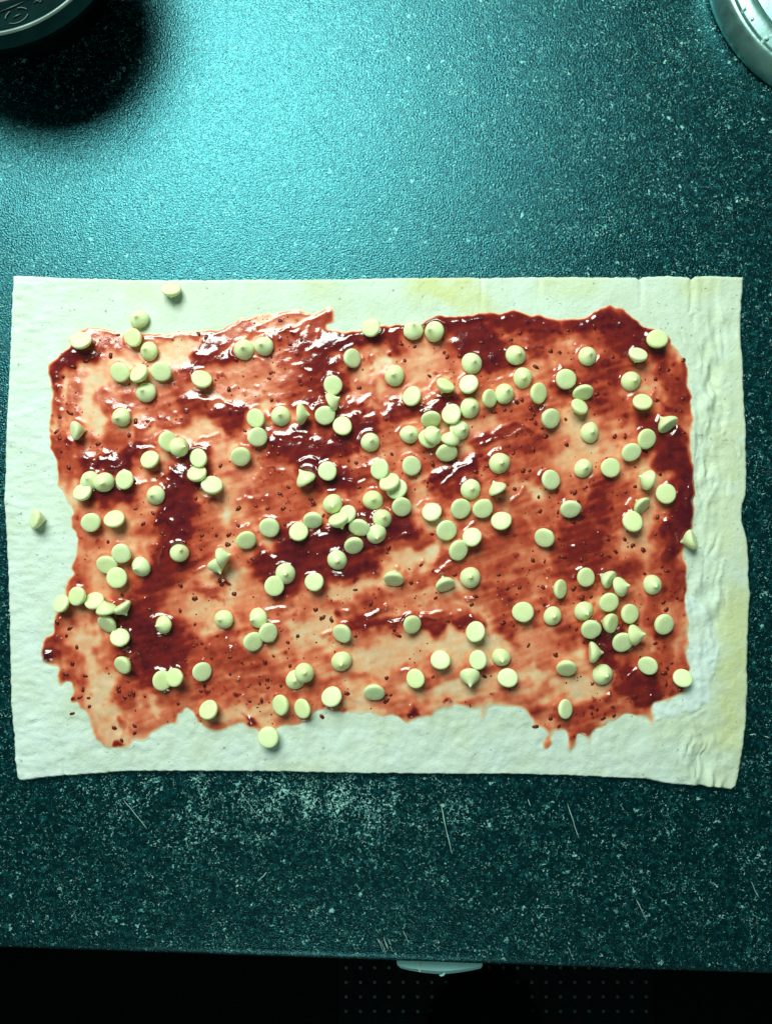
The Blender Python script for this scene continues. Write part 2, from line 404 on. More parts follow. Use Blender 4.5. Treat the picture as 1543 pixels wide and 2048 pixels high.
# thick dark jam: (points, half width px, depth)
DARK = [([(98,748),(122,724),(160,714),(195,704)],18,.92),([(104,765),(108,840),(115,900),(135,935)],11,.6),([(190,668),(215,682),(235,690)],17,.5),([(285,672),(340,680),(390,675),(440,670),(485,655),(520,648)],10,.5),
 ([(380,738),(410,712),(440,692),(475,692)],20,.82),([(655,630),(620,645),(580,662),(545,682)],16,.62),([(600,678)],24,.8),([(640,668),(612,700),(615,745),(605,790)],20,.56),
 ([(640,720),(672,695),(720,682),(760,672),(815,666),(870,655),(930,648),(1000,643),(1060,645),(1105,652)],19,.9),([(935,675),(975,700),(985,720)],40,.92),([(655,700),(645,735),(668,758)],30,.85),([(640,760),(610,800)],20,.62),
 ([(1060,685),(1095,668)],20,.7),([(1150,650),(1190,640),(1230,640),(1265,665),(1300,690)],22,.95),([(1225,640),(1250,670)],28,.9),([(1285,685),(1325,718),(1350,760),(1366,805)],24,.72),
 ([(1220,720),(1250,742)],24,.65),([(1130,765),(1190,752),(1240,742)],22,.72),([(1190,790),(1240,812)],26,.62),([(1340,870),(1345,920),(1360,960),(1365,1010),(1360,1050),(1345,1080)],24,1.0),
 ([(1298,850),(1320,880)],25,.82),([(1335,1070),(1342,1120),(1350,1165)],15,.7),([(1320,1060),(1318,1115)],11,.6),([(790,826),(830,815),(870,808),(905,802)],18,.85),
 ([(730,862),(690,850),(670,890),(600,882),(562,892)],28,.92),([(615,930),(645,965),(690,975)],33,.92),([(650,840),(640,810)],22,.75),([(372,812),(400,802),(440,808),(466,826),(455,850)],16,.75),([(330,840),(350,835)],12,.55),
 ([(185,932),(230,925),(262,918),(285,905)],17,.92),([(190,985),(215,992),(250,978)],25,.95),([(130,935),(165,930)],20,.55),([(390,925),(372,955),(352,990),(356,1030),(352,1065),(345,1100)],30,.98),
 ([(360,1005)],38,.98),([(360,1110),(335,1125),(318,1165),(298,1205),(288,1250)],36,.82),([(285,1260),(285,1300),(312,1332)],44,.98),([(340,1270),(345,1310)],30,.85),([(410,1050),(400,1110)],14,.5),
 ([(540,1140),(560,1115),(620,1088),(680,1078),(735,1062),(800,1052)],32,.97),([(560,1160),(590,1150)],28,.95),([(690,1115),(725,1105)],36,.95),([(620,1130),(660,1140)],30,.9),([(800,1098),(835,1072)],18,.55),
 ([(880,962),(905,955),(940,945)],14,.9),([(890,985),(930,965)],18,.78),([(875,1005),(910,990)],14,.6),([(960,892),(1000,878),(1055,866)],17,.78),([(1062,882),(1040,905)],24,.7),([(1085,930),(1050,950)],18,.55),
 ([(1188,990),(1198,1040),(1188,1085),(1140,1100)],38,.80),([(1180,1040)],44,.86),([(1145,1022),(1090,1012),(1040,1000)],20,.52),([(1130,1130),(1200,1128),(1255,1132)],28,.72),([(1240,980),(1250,1000)],18,.6),
 ([(1065,1062),(1010,1080),(960,1092),(1005,1112)],24,.55),([(905,1120),(890,1145)],16,.62),([(700,1238),(760,1248),(830,1242),(900,1250),(945,1248)],15,.8),([(735,1230),(755,1235)],10,.7),([(930,1200),(1000,1190),(1050,1185)],18,.5),
 ([(1195,1268),(1212,1288),(1222,1308)],24,1.0),([(1322,1160),(1316,1200),(1320,1262),(1330,1300),(1328,1350)],20,.58),([(1322,1270)],16,.75),([(1258,1358),(1285,1372),(1305,1385)],26,.88),([(1222,1402),(1170,1420),(1130,1440)],19,.6),
 ([(1160,1450)],24,.62),([(1190,1455)],9,.7),([(104,1315),(108,1312)],15,1.0),([(130,1310),(122,1272),(124,1240)],15,.68),([(131,1350)],8,.75),([(240,1482)],8,.85),([(232,1455)],10,.5),([(255,1402),(272,1385)],18,.58),
 ([(375,1302),(460,1312),(525,1322)],28,.62),([(400,1372),(520,1382),(565,1372)],24,.52),([(250,1385),(290,1375)],14,.6),([(441,1166)],8,1.0),([(420,1182),(400,1178)],14,.62),([(820,1416)],11,1.0),([(498,1441)],8,.9),([(642,1434)],8,.8),([(905,1410)],6,.8),
 ([(533,1258)],16,.8),([(145,890),(130,900)],14,.6),([(1160,1175),(1110,1180)],20,.5),([(810,1350),(870,1345)],14,.48),([(1140,1335),(1100,1328)],14,.45),([(420,1000),(430,1050)],18,.45),([(520,1010),(560,1030),(610,1015)],16,.52),
 ([(550,960),(600,990)],26,.5),([(770,850),(800,880)],22,.48),([(1000,820),(1060,830),(1090,850)],18,.5),([(1110,795)],22,.5),([(300,850),(280,880)],14,.55),([(1370,1388)],9,.75),([(1358,1384)],8,.7),([(1075,1455),(1070,1450)],6,.6),
 ([(580,780),(610,770)],20,.5),([(720,1020),(690,1040)],14,.45),([(540,700),(520,720)],20,.42),([(960,1130),(1000,1120)],22,.52),([(1230,1060),(1240,1020)],20,.6),([(700,960)],14,.7),([(545,940),(530,970)],14,.55)]
# glossy ridges left by the spoon, zoomed-tile coordinates
RIDGE = {'A':[[(610,470),(720,440),(880,470)],[(440,690),(580,650),(750,590)],[(1100,490),(1330,540)],[(380,730),(400,900)],[(855,560)],[(920,905)],[(1110,715)],[(1300,885)],[(430,1000)],[(470,1065)],[(490,975)]],
 'B':[[(0,500),(200,500),(320,430),(500,355)],[(590,390),(700,330),(900,330)],[(700,470),(850,390),(960,360),(1040,310)],[(840,410),(800,490),(710,480)],[(370,510),(480,465),(610,465),(600,495)],[(0,670),(120,660),(200,600)],[(980,460),(990,510)],
  [(890,640),(980,570),(1010,600)],[(1050,580),(1180,540),(1290,500)],[(1080,610),(1250,530)],[(790,740),(860,740)],[(0,1010),(100,1000),(240,980),(350,1060)],[(500,680),(550,710)],[(330,905)],[(410,945)],[(515,900)],[(615,975)],[(940,915)],[(1150,700)],
  [(1280,865)],[(1220,985)],[(1410,770)],[(1400,680)],[(1310,1040),(1400,980),(1460,1030)],[(880,770),(950,800)]],
 'C':[[(20,485),(130,470)],[(500,415),(600,408)],[(650,410),(870,380)],[(670,500)],[(985,510)],[(955,375)],[(570,640),(640,570)],[(1045,370)],[(1200,460)],[(1250,410),(1340,405)],[(850,880),(1020,840)],[(340,980),(450,945)],[(80,1010),(180,990)],[(320,1045),(490,1000)],
  [(500,775)],[(190,690)],[(1330,790)],[(1330,1000)],[(30,1050)],[(170,1055)]],
 'D':[[(130,380),(200,355)],[(260,350)],[(390,405)],[(50,580)],[(265,735)],[(170,765)],[(650,685)],[(800,660)],[(620,950)],[(480,970),(520,955)]],
 'E':[[(700,360),(790,320),(810,340)],[(580,375),(670,385),(870,400)],[(800,470),(900,430),(1000,380),(1090,310)],[(980,130),(1060,140),(1140,150),(1180,90)],[(1280,480),(1350,460),(1430,540)],[(1060,590),(1200,560),(1250,510)],[(430,165)],[(530,280)],[(510,325)],
  [(1300,60)],[(1190,900),(1220,850)],[(1290,760),(1340,900),(1300,1010),(1250,1130)]],
 'F':[[(60,220),(210,190)],[(240,60)],[(650,200),(760,190),(880,190)],[(780,220),(840,230)],[(595,355)],[(490,540),(540,460)],[(705,465)],[(840,400),(900,370),(960,400)],[(1190,540),(1290,555),(1360,540)],[(380,690),(440,665),(500,690)],[(610,680)],[(1270,35),(1320,45)],
  [(1350,60),(1430,50)],[(1060,900),(1130,900)],[(980,1000),(1080,960)],[(560,1130),(600,1095),(660,1140)],[(430,910)],[(1090,250)],[(420,240)]],
 'G':[[(780,285),(870,240),(990,230),(1090,170)],[(1100,130),(1170,160)],[(460,620),(560,530),(620,460),(690,440)],[(310,740),(350,690),(430,680)],[(400,365)],[(420,490)],[(1010,690),(1070,660),(1110,610)],[(650,910),(730,860)],[(820,925)],[(940,135)],[(1420,240)],
  [(60,970),(120,1010),(190,940)],[(1380,740),(1450,690)]],
 'H':[[(780,290),(850,300)],[(330,260)],[(350,600),(440,550)],[(355,640)],[(200,605)],[(460,190)],[(440,720),(490,680)],[(670,820),(730,800)],[(745,865)],[(690,980),(710,1050),(680,1130)],[(890,280),(930,400),(920,560),(890,640),(900,750)]],
 'I':[[(1260,110),(1270,200),(1290,280)],[(1190,180)],[(1030,385)],[(480,620)],[(450,745)],[(370,920),(390,880)],[(1030,700),(1050,880)]],
 'N':[[(30,240),(100,205)],[(585,530),(740,510)],[(770,430),(790,480)],[(600,610),(670,630)],[(1400,225)],[(1205,540)],[(1360,590),(1460,550)],[(1510,520)],[(1040,720),(1100,690)],[(160,810)],[(290,770)],[(320,845)],[(240,330)],[(375,1070)]],
 'O':[[(450,250),(570,175)],[(650,455),(715,455)],[(980,475)],[(50,520)],[(350,570),(490,540)],[(345,600),(430,600)],[(550,580)],[(605,560)],[(690,600),(760,610)],[(90,630),(170,630)],[(140,215)],[(330,165)],[(1300,300)],[(275,345)],[(165,1020),(230,1000)]],
 'P':[[(210,745),(280,745)],[(440,1080),(540,1000)],[(20,45)],[(365,250)]],
 'L':[[(230,410)],[(230,440)],[(550,405)]], 'K':[[(375,220)],[(415,360)],[(460,540)]], 'M':[[(310,340)],[(800,330)]]}

# chips: tile, x, y (zoomed tile px), tilt (0 tip up, 180 tip down), direction the tip leans (0 = right, 90 = away), lift mm, words
CHIPS = [
('A',1318,160,125,-95,0,'sideways pale chip alone on bare dough by the top edge nearest the pan'),
('A',1065,370,10,135,0,'tip-up pale chip on bare dough just above the jam, pan side'),
('A',1032,520,160,10,0,'upside-down pale chip on the jam border, touching the domed chip on bare dough'),
('A',1138,620,14,180,0,'tip-up pale chip tucked under the flat one on the jam border'),
('A',625,550,152,-90,0,'upside-down pale chip at the jam corner closest to the pan'),
('A',930,785,160,60,0,'upside-down pale chip, pan-side member of a close row of three'),
('A',1078,803,143,-45,1.2,'tilted upside-down pale chip in the middle of a close row of three'),
('A',1245,778,160,90,0,'upside-down pale chip, lid-side member of a close row of three'),
('A',1115,938,10,170,0,'tip-up pale chip tucked below the tilted middle one of a row of three'),
('E',922,55,18,-140,0,'tip-up pale chip alone below the row of three, beside a jam ridge'),
('B',85,850,130,-120,0,'pale chip lying tilted just above the arched jam ridge'),
('B',412,607,5,0,0,'pan-side one of two tip-up pale chips side by side below the jam tongue'),
('B',560,580,10,200,0,'lid-side one of two tip-up pale chips side by side below the jam tongue'),
('B',1100,885,165,120,0,'upside-down pale chip topping a column of three above the dark jam'),
('B',1100,1010,80,25,0,'sideways pale chip sandwiched in the middle of a column of three'),
('B',1240,678,140,170,0,'upside-down pale chip tilted on dark jam under the bare notch by the tongue'),
('B',1398,445,165,0,0,'upside-down pale chip straddling the upper jam border beside the tongue notch'),
('F',512,60,155,30,0,'upside-down pale chip, upper one of a touching pair near the arched ridge'),
('F',697,42,5,0,0,'tip-up pale chip between an upside-down pair and a sideways chip'),
('F',865,30,84,0,0,'sideways pale chip with tip toward the lid, beside a tip-up chip'),
('F',1040,35,160,90,0,'upside-down pale chip at the foot of a column of three'),
('F',1175,127,165,-80,0,'upside-down pale chip on dark jam just below the column of three'),
('F',1392,245,10,10,0,'tip-up pale chip alone at the end of the dark jam by the column'),
('F',513,205,150,160,0,'upside-down pale chip, lower one of a touching pair near the arched ridge'),
('F',70,372,160,-20,0,'upside-down pale chip topping a chain of three beside the big dark streak'),
('F',55,498,140,-80,0,'tilted upside-down pale chip in the middle of a chain of three'),
('F',165,588,145,-110,0,'tilted pale chip ending the chain of three, on thin orange jam'),
('F',390,350,150,100,0,'upside-down pale chip alone on pale jam between the chain and the touching pair'),
('F',885,525,76,120,0,'sideways pale cone beside a flat round chip on a dark jam pool'),
('F',1060,470,177,0,0,'flat round upside-down pale chip beside a sideways cone on dark jam'),
('F',1470,455,135,10,0,'tilted pale chip just above two overlapping chips near the middle'),
('G',130,610,165,-30,0,'upside-down pale chip underneath the tilted one of an overlapping pair'),
('G',75,565,142,-70,2.2,'tilted upside-down pale chip lying over another near the middle of the sheet'),
('F',1410,695,5,0,0,'tip-up pale chip above the tip-up pair in the central cluster'),
('G',20,835,18,30,0,'tip-up pale chip in the central cluster, beside a tilted upside-down one'),
('F',1100,728,14,-60,0,'tip-up pale chip topping the pan side of the central cluster'),
('F',1222,805,130,-20,0,'narrow tilted pale chip wedged behind a sideways one in the central cluster'),
('F',1150,855,105,-70,1.2,'sideways pale chip with tip toward the handle in the central cluster'),
('F',1308,898,127,70,0,'shaded tilted pale chip in the midst of the central cluster'),
('F',945,840,140,90,0,'tilted upside-down pale chip on the pan-side fringe of the central cluster'),
('F',612,900,155,90,0,'upside-down pale chip, middle of three spaced out on thin jam'),
('F',430,995,150,110,0,'upside-down pale chip farthest from the cluster of three spaced out'),
('F',835,945,155,-110,0,'upside-down pale chip nearest the central cluster of three spaced out'),
('F',1440,965,25,-65,0,'tip-up pale chip leaning toward the handle in the central cluster'),
('F',1260,1035,140,100,0,'upside-down pale chip on dark jam at the foot of the central cluster'),
('N',1135,160,14,-60,0,'tip-up pale chip alone on the central dark pool below the cluster'),
('N',208,200,72,-60,0,'lower piece of two crumpled sideways chips stuck together'),
('N',250,128,80,10,2.4,'upper piece of two crumpled sideways chips stuck together'),
('C',255,455,18,90,0,'pan-side one of two tip-up pale chips on the upper jam border'),
('C',410,468,30,185,0,'lid-side one of two tip-up pale chips on the upper jam border'),
('C',108,810,8,180,0,'tip-up pale chip alone on thin orange jam below the upper dark band'),
('C',710,715,5,0,0,'tip-up pale chip at the foot of the widest dark patch of the upper band'),
('C',1053,650,12,15,0,'tip-up pale chip on the lid end of the upper band dark patch'),
('C',1103,830,12,-90,0,'tip-up pale chip, upper of two tip-up ones in a touching row'),
('C',1427,838,165,120,0,'upside-down pale chip on a dark bar above two tilted chips'),
('C',495,898,112,-120,0,'tilted pale chip with tip toward the handle, above a dark jam bar'),
('C',685,885,160,-50,0,'upside-down pale chip between two tip-up chips stacked in a column'),
('C',832,988,140,170,0,'narrow tilted upside-down pale chip touching a tip-up one'),
('C',965,945,12,60,0,'tip-up pale chip touching a narrow tilted one beside it'),
('C',1212,948,148,170,0,'upside-down pale chip ending the row, beside a patch of pale dough'),
('C',250,975,155,-20,0,'upside-down pale chip at the pan end of a short dark jam bar'),
('C',698,1058,12,0,0,'tip-up pale chip just above the seven-chip cluster'),
('G',555,35,155,-30,0,'upside-down pale chip touching the tip-up one above the seven-chip cluster'),
('G',390,62,120,90,0,'squat sideways pale chip with tip toward the bright reflection atop the cluster'),
('G',1305,60,148,150,0,'narrow upside-down pale chip alone beside the yellowish bare patch'),
('G',228,185,5,0,0,'tip-up pale chip on the pan side of the seven-chip cluster'),
('G',365,222,160,200,0,'upside-down pale chip half hidden beneath a domed one in the cluster'),
('G',415,185,42,35,2.6,'domed pale chip lying over another in the seven-chip cluster'),
('G',620,150,18,10,0,'tip-up pale chip behind a sideways one in the seven-chip cluster'),
('G',545,215,60,75,1.6,'sideways pale cone leaning on a tip-up chip in the cluster'),
('G',513,318,145,90,0,'upside-down pale chip at the foot of the seven-chip cluster'),
('G',236,427,158,150,0,'upside-down pale chip alone below the pan side of the seven-chip cluster'),
('G',925,408,5,0,0,'tip-up pale chip alone below the long glossy jam ridge'),
('G',702,612,5,0,0,'tip-up pale chip above a side-by-side pair of upside-down chips'),
('G',900,600,78,120,0,'sideways pale cone beside a tip-up chip, below the long ridge'),
('G',163,740,150,110,0,'shaded upside-down pale chip just below the overlapping pair'),
('G',615,755,155,130,0,'pan-side one of two upside-down chips set side by side under a tip-up'),
('G',790,755,160,90,0,'lid-side one of two upside-down chips set side by side under a tip-up'),
('G',400,792,160,-60,0,'pale flat chip with a looped jam ridge just above it'),
('G',505,925,158,140,0,'upside-down pale chip between the flat looped-ridge chip and a lower pair'),
('G',935,860,160,-60,0,'upside-down pale chip alone below the lid-side one of the pair'),
('G',710,985,160,-60,0.8,'upper one of two touching upside-down chips below the side-by-side pair'),
('G',597,1075,155,130,0,'lower one of two touching upside-down chips below the side-by-side pair'),
('G',1307,537,155,170,0,'upside-down pale chip alone on pale jam below the yellowish bare patch'),
('G',1465,755,150,90,0,'shaded upside-down pale chip just pan-side of the lid-side dark pool'),
('G',1272,980,145,45,0,'tilted upside-down pale chip alone where the lid-side pool thins out'),
('D',140,660,5,0,0,'tip-up pale chip alone below the upper jam corner by the lid'),
('D',668,535,172,-80,0,'flat upside-down pale chip on the jam border nearest the steel lid'),
('D',520,660,140,-100,0,'tilted pale chip just inside the jam corner nearest the steel lid'),
('D',478,852,5,0,0,'tip-up pale chip below the tilted one in the jam corner near the lid'),
('D',98,935,115,90,0,'shaded sideways pale chip, upper of two tilted under a dark bar'),
('D',65,1060,125,-130,0,'tilted pale chip, lower of two tilted under a dark bar'),
('D',555,1025,135,-90,0,'tilted pale chip with tip toward the handle below a tip-up chip'),
('H',745,100,106,120,0,'shaded sideways pale chip at the top of the thick lid-side jam edge'),
('H',158,170,5,0,0,'tip-up pale chip on the yellowish bare patch'),
('H',580,220,158,150,0,'upper one of two upside-down chips close together by the thick jam edge'),
('H',467,320,158,100,0,'lower one of two upside-down chips close together by the thick jam edge'),
('H',107,448,5,0,0,'tip-up pale chip beside a flat chip, below the yellowish bare patch'),
('H',308,443,172,90,0,'flat upside-down pale chip beside a tip-up one below the yellowish patch'),
('H',590,535,76,165,0,'sideways pale cone with tip toward the pan near the thick edge'),
('H',735,645,175,0,0,'flat round pale chip against the thick dark lid-side jam edge'),
('H',545,730,116,130,0,'shaded sideways pale chip touching a flat chip below it'),
('H',477,865,165,-90,0,'flat upside-down pale chip under a shaded sideways one'),
('H',925,1003,108,200,0,'sideways pale chip half on bare dough at the lid-side jam border'),
('E',590,155,115,10,0,'sideways pale chip alone by the pan-side jam border'),
('E',1285,243,140,180,0,'tilted pale chip partly under a leaning tip-up one'),
('E',1385,285,42,0,1.6,'leaning tip-up pale chip overlapping a tilted one'),
('E',1160,387,155,-50,0,'upside-down pale chip alone between two dark jam patches, pan side'),
('E',640,640,150,-70,0,'upside-down pale chip tucked under the tip-up pair on the pan side'),
('E',685,540,10,60,0.6,'tip-up pale chip with a worn tip overlapped by its neighbour'),
('E',795,560,15,-50,1.4,'tip-up pale chip overlapping another beside a flat round chip'),
('E',963,537,177,0,0,'flat round pale chip on dark jam beside the overlapping tip-up pair'),
('E',1190,658,12,200,0,'tip-up pale chip at the pan-side rim of the big dark streak'),
('E',280,845,120,-10,0,'sideways pale chip alone on the bare pan-side dough margin'),
('E',703,863,165,100,0,'rounder one of two upside-down chips side by side near bare margin'),
('E',883,852,145,-90,0,'narrower one of two upside-down chips side by side near bare margin'),
('I',828,185,158,80,0,'upside-down pale chip under the larger one in a trio on the pan side'),
('I',938,98,165,90,1.0,'upside-down pale chip topping a trio on the pan side'),
('I',900,292,168,-160,0.4,'upside-down pale chip at the foot of a trio on the pan side'),
('I',1382,95,30,50,0,'leaning tip-up pale chip on the big dark streak'),
('I',1075,212,20,-140,0,'tip-up pale chip between the trio and the big dark streak'),
('I',602,433,160,0,0.5,'flat round pale chip heading the curved chain by the pan-side border'),
('I',478,498,130,-40,0,'tilted pale chip hanging over the pan-side jam border'),
('I',728,480,125,-85,0,'second tilted chip of the curved chain, after the flat round one'),
('I',815,525,74,95,1.5,'sideways pale cone in the middle of the curved chain'),
('I',940,530,100,-60,0,'sideways pale chip of the curved chain closest to the dark streak'),
('I',832,637,140,60,0,'shaded tilted pale chip under the cone of the curved chain'),
('I',922,760,148,-110,0,'upside-down pale chip just below the curved chain'),
('I',1247,658,30,185,0,'leaning tip-up pale chip on the dark streak above its widest pool'),
('I',952,960,148,45,0,'upside-down pale chip against the widest pool of the dark streak'),
('I',1245,1083,155,180,0,'shaded upside-down pale chip partly under another below the dark pool'),
('I',1352,1063,155,-20,1.8,'pale upside-down chip overlapping another below the dark pool'),
('N',645,355,165,180,0,'upside-down pale chip tucked beside a tip-up one on the central pool'),
('N',733,262,5,0,0.5,'tip-up pale chip touching an upside-down one on the central pool'),
('N',962,325,165,-30,0,'flat pale chip alone on the handle-side rim of the central pool'),
('N',250,615,15,170,0,'tip-up pale chip alone on pale jam beside a loose trio'),
('N',513,605,30,180,0,'leaning tip-up pale chip topping a loose trio'),
('N',595,710,150,150,0,'upside-down pale chip on the lid side of a loose trio'),
('N',477,780,145,160,0,'tilted pale chip at the foot of a loose trio'),
('N',1177,713,148,60,0,'upside-down pale chip alone at the pan end of the lower dark bar'),
('N',1165,945,12,-95,0,'tip-up pale chip alone beside the pale scraped band'),
('N',85,1013,150,160,0,'upside-down pale chip alone lid-side of the two overlapping below the pool'),
('N',810,1085,6,0,0,'tip-up pale chip underneath another tip-up chip'),
('N',880,1028,15,40,3.0,'tip-up pale chip sitting on another tip-up chip'),
('O',105,290,115,85,0,'shaded sideways pale chip with tip toward the bright reflection on scraped jam'),
('O',497,335,115,110,0,'shaded sideways pale chip beside a tip-up chip, below a short ridge'),
('O',695,290,10,130,0,'tip-up pale chip beside a shaded sideways one'),
('O',1380,378,125,180,0,'tilted pale chip with tip toward the pan above a tip-up chip'),
('O',240,645,150,130,0,'shaded upside-down pale chip on the lower dark bar'),
('O',1103,555,168,0,0,'flat pale chip beside a tip-up one, pan side of the lower cluster'),
('O',1335,590,5,0,0,'tip-up pale chip beside a flat one, pan side of the lower cluster'),
('O',742,712,148,-30,0,'pale upside-down chip at the lid end of the lower dark bar'),
('O',468,932,155,-60,0,'upside-down pale chip alone on the pale scraped band'),
('O',760,928,150,-20,0,'upside-down pale chip in a loose square of four near the scraped band'),
('O',937,915,12,-90,0,'tip-up pale chip in a loose square of four near the scraped band'),
('O',693,1065,46,-90,0,'leaning pale chip with tip toward the handle in a loose square of four'),
('O',985,1068,160,-60,0,'flat pale chip with tip peeking out in a loose square of four'),
('O',1437,980,125,80,0,'shaded sideways pale chip alone between the loose square and lower cluster'),
('O',277,1072,160,-30,0,'upside-down pale chip above the dark blob on the handle-side jam border'),
('P',115,285,165,140,0,'flat round pale chip above the pan side of the lower cluster'),
('P',290,300,115,150,0,'shaded sideways pale chip behind a leaning one topping the lower cluster'),
('P',398,358,48,20,0.8,'leaning pale chip over a shaded one topping the lower cluster'),
('P',295,478,170,90,0.3,'flat round pale chip in the middle of the lower cluster'),
('P',643,348,4,0,0,'tip-up pale chip alone between the lower cluster and the lid-side border'),
('P',112,555,12,-40,0,'tip-up pale chip on the pan side of the lower cluster'),
('P',158,682,155,90,1.4,'shaded upside-down pale chip overlapping the tip-up one in the lower cluster'),
('P',303,640,125,170,0,'narrow tilted pale chip in the midst of the lower cluster'),
('P',448,570,158,190,0,'upside-down pale chip on the lid side of the lower cluster'),
('P',716,647,160,140,0,'upside-down pale chip alone by the lid-side jam border below the tip-up'),
('P',400,782,158,90,0,'upside-down pale chip at the foot of the lower cluster'),
('P',508,733,54,10,0.6,'leaning pale cone touching the foot of the lower cluster'),
('P',188,870,84,0,0,'sideways pale cone beside the small dark pool under the lower cluster'),
('P',258,1045,5,0,0,'tip-up pale chip alone on scraped pale jam below the sideways cone'),
('P',604,965,150,30,0,'upside-down pale chip with a glossy ridge running into it'),
('P',868,1072,155,-60,0,'upside-down pale chip at the jam corner beside the floury patch'),
('K',147,470,145,-60,0,'tilted pale chip half off the jam on the handle-side border'),
('K',707,423,150,0,0,'pan-side one of two tilted chips on the handle-side jam border'),
('K',875,453,130,0,0,'lid-side one of two tilted chips on the handle-side jam border'),
('K',1095,367,155,-60,0,'upside-down pale chip just inside the handle-side border beside the tilted two'),
('K',1420,317,145,90,0,'shaded tilted pale chip pan-side of the dark border blob'),
('K',605,677,166,-80,0,'flat pale chip alone on bare dough along the handle-side margin'),
('L',1418,458,132,190,0,'tilted pale chip above the jam drips on the handle-side border'),
]

# --- jam depth field
wx0, wy0 = wx, wy; wx = wx + 2.6*nz(2.2) + 3*nz(6); wy = wy + 2.6*nz(2.2) + 3*nz(6)
mask = poly_mask(JAM_EDGE, 0.42).astype(float); wx, wy = wx0, wy0
streak = 0.6*nz(16, 4, R(18)) + 0.4*nz(5, 14, R(18)) ; 
side = sstep(1230, 1330, XX) + sstep(300, 180, XX)
streak = streak*(1-0.8*np.clip(side,0,1)) + 0.8*np.clip(side,0,1)*nz(4, 18)
depth = 0.375 + 0.075*streak + 0.055*nz(24) + 0.055*nz(11) + 0.03*nz(5)
depth *= 1 - 0.10*sstep(1300, 1420, YY)
for pts, w, v in THIN:
    sl, d = pl_dist(pts, w*1.6, 1.5)
    v = v + 0.04
    k = sstep(w*1.55, w*0.25, d)*0.85
    depth[sl] += (v - depth[sl])*k
for pts, w, v in DARK:
    sl, d = pl_dist(pts, w*2.1, 1.7)
    k = 0.75*sstep(w*1.5, w*0.35, d) + 0.25*sstep(w*2.1, w*0.6, d)
    tgt = v*(0.93 + 0.05*streak[sl])
    depth[sl] = np.maximum(depth[sl], depth[sl] + (tgt - depth[sl])*k)
spots = np.clip(nz(3.4) - 1.15, 0, 1.4)*sstep(-0.5, 0.9, nz(26))
depth += 0.20*spots*np.clip(depth*2.5, 0, 1)
depth += (0.022*nz(3.2) + 0.034*nz(20, 2.4, R(18) + 0.0)*(1 - np.clip(side, 0, 1)) + 0.03*nz(12, 4, R(18)))*np.clip(depth*1.6, 0.3, 1)
depth = np.clip(depth, 0.02, 1.0)
m_soft = blur(mask, 2.2)
edge_in = sstep(0.45, 0.98, blur(mask, 3.6))
soak = sstep(-0.6, 0.9, nz(22))
fade = (1-soak)*sstep(0.25, 0.75, m_soft) + soak*sstep(0.42, 0.97, blur(mask, 5.5))
depth = depth*(0.40 + 0.60*edge_in)*fade

# --- dough relief (mm)
dough = 3.6 + 0.30*nz(70) + 0.15*nz(26) + 0.06*nz(9) + 0.026*nz(3.5)
dough += sstep(1250, 1500, YY)*(0.10*nz(9) + 0.11*nz(5)) + 0.11*sstep(200, 60, XX)*nz(9, 3.5)
wcx = 1412 + 14*nz(60, 45)
wr = np.exp(-((XX - wcx)/26)**2)
dough += wr*(0.50*nz(4, 11, R(8)) + 0.72*nz(8, 15, R(-10))) * (0.35 + 0.65*sstep(600, 760, YY)) * (0.6 + 0.4*nz(40))
wr2 = sstep(1340, 1385, XX)*sstep(1440, 1420, XX)*sstep(1420, 1470, YY)
dough += wr2*0.3*nz(4.5, 16, R(14))
for gx, gy1, dep, gw in [(960,640,0.40,4),(1076,600,0.28,5),(1279,640,0.42,5),(1384,690,0.50,6),(130,1558-1000,0,1)]:
    prof = np.exp(-((XX - gx - 3*np.sin(YY/40))/gw)**2) - 0.55*np.exp(-((XX - gx - 10)/8)**2)
    dough -= dep*prof*sstep(gy1, 570, YY)
dough -= 0.5*np.exp(-((XX-128-0.03*(YY-1540))/3)**2)*sstep(1500, 1530, YY)     # small crease at the handle-side corner
# the floury patch stands slightly proud, with a ragged edge
flour = poly_mask([(1372,1195),(1395,1205),(1415,1225),(1432,1250),(1437,1285),(1428,1330),(1420,1370),(1412,1400),(1385,1420),(1340,1440),(1310,1440),(1308,1410),(1345,1402),(1368,1392),(1374,1300)], 0.6).astype(float)
flour_s = blur(flour, 1.5); dough += 0.28*flour_s + flour_s*0.09*nz(4)
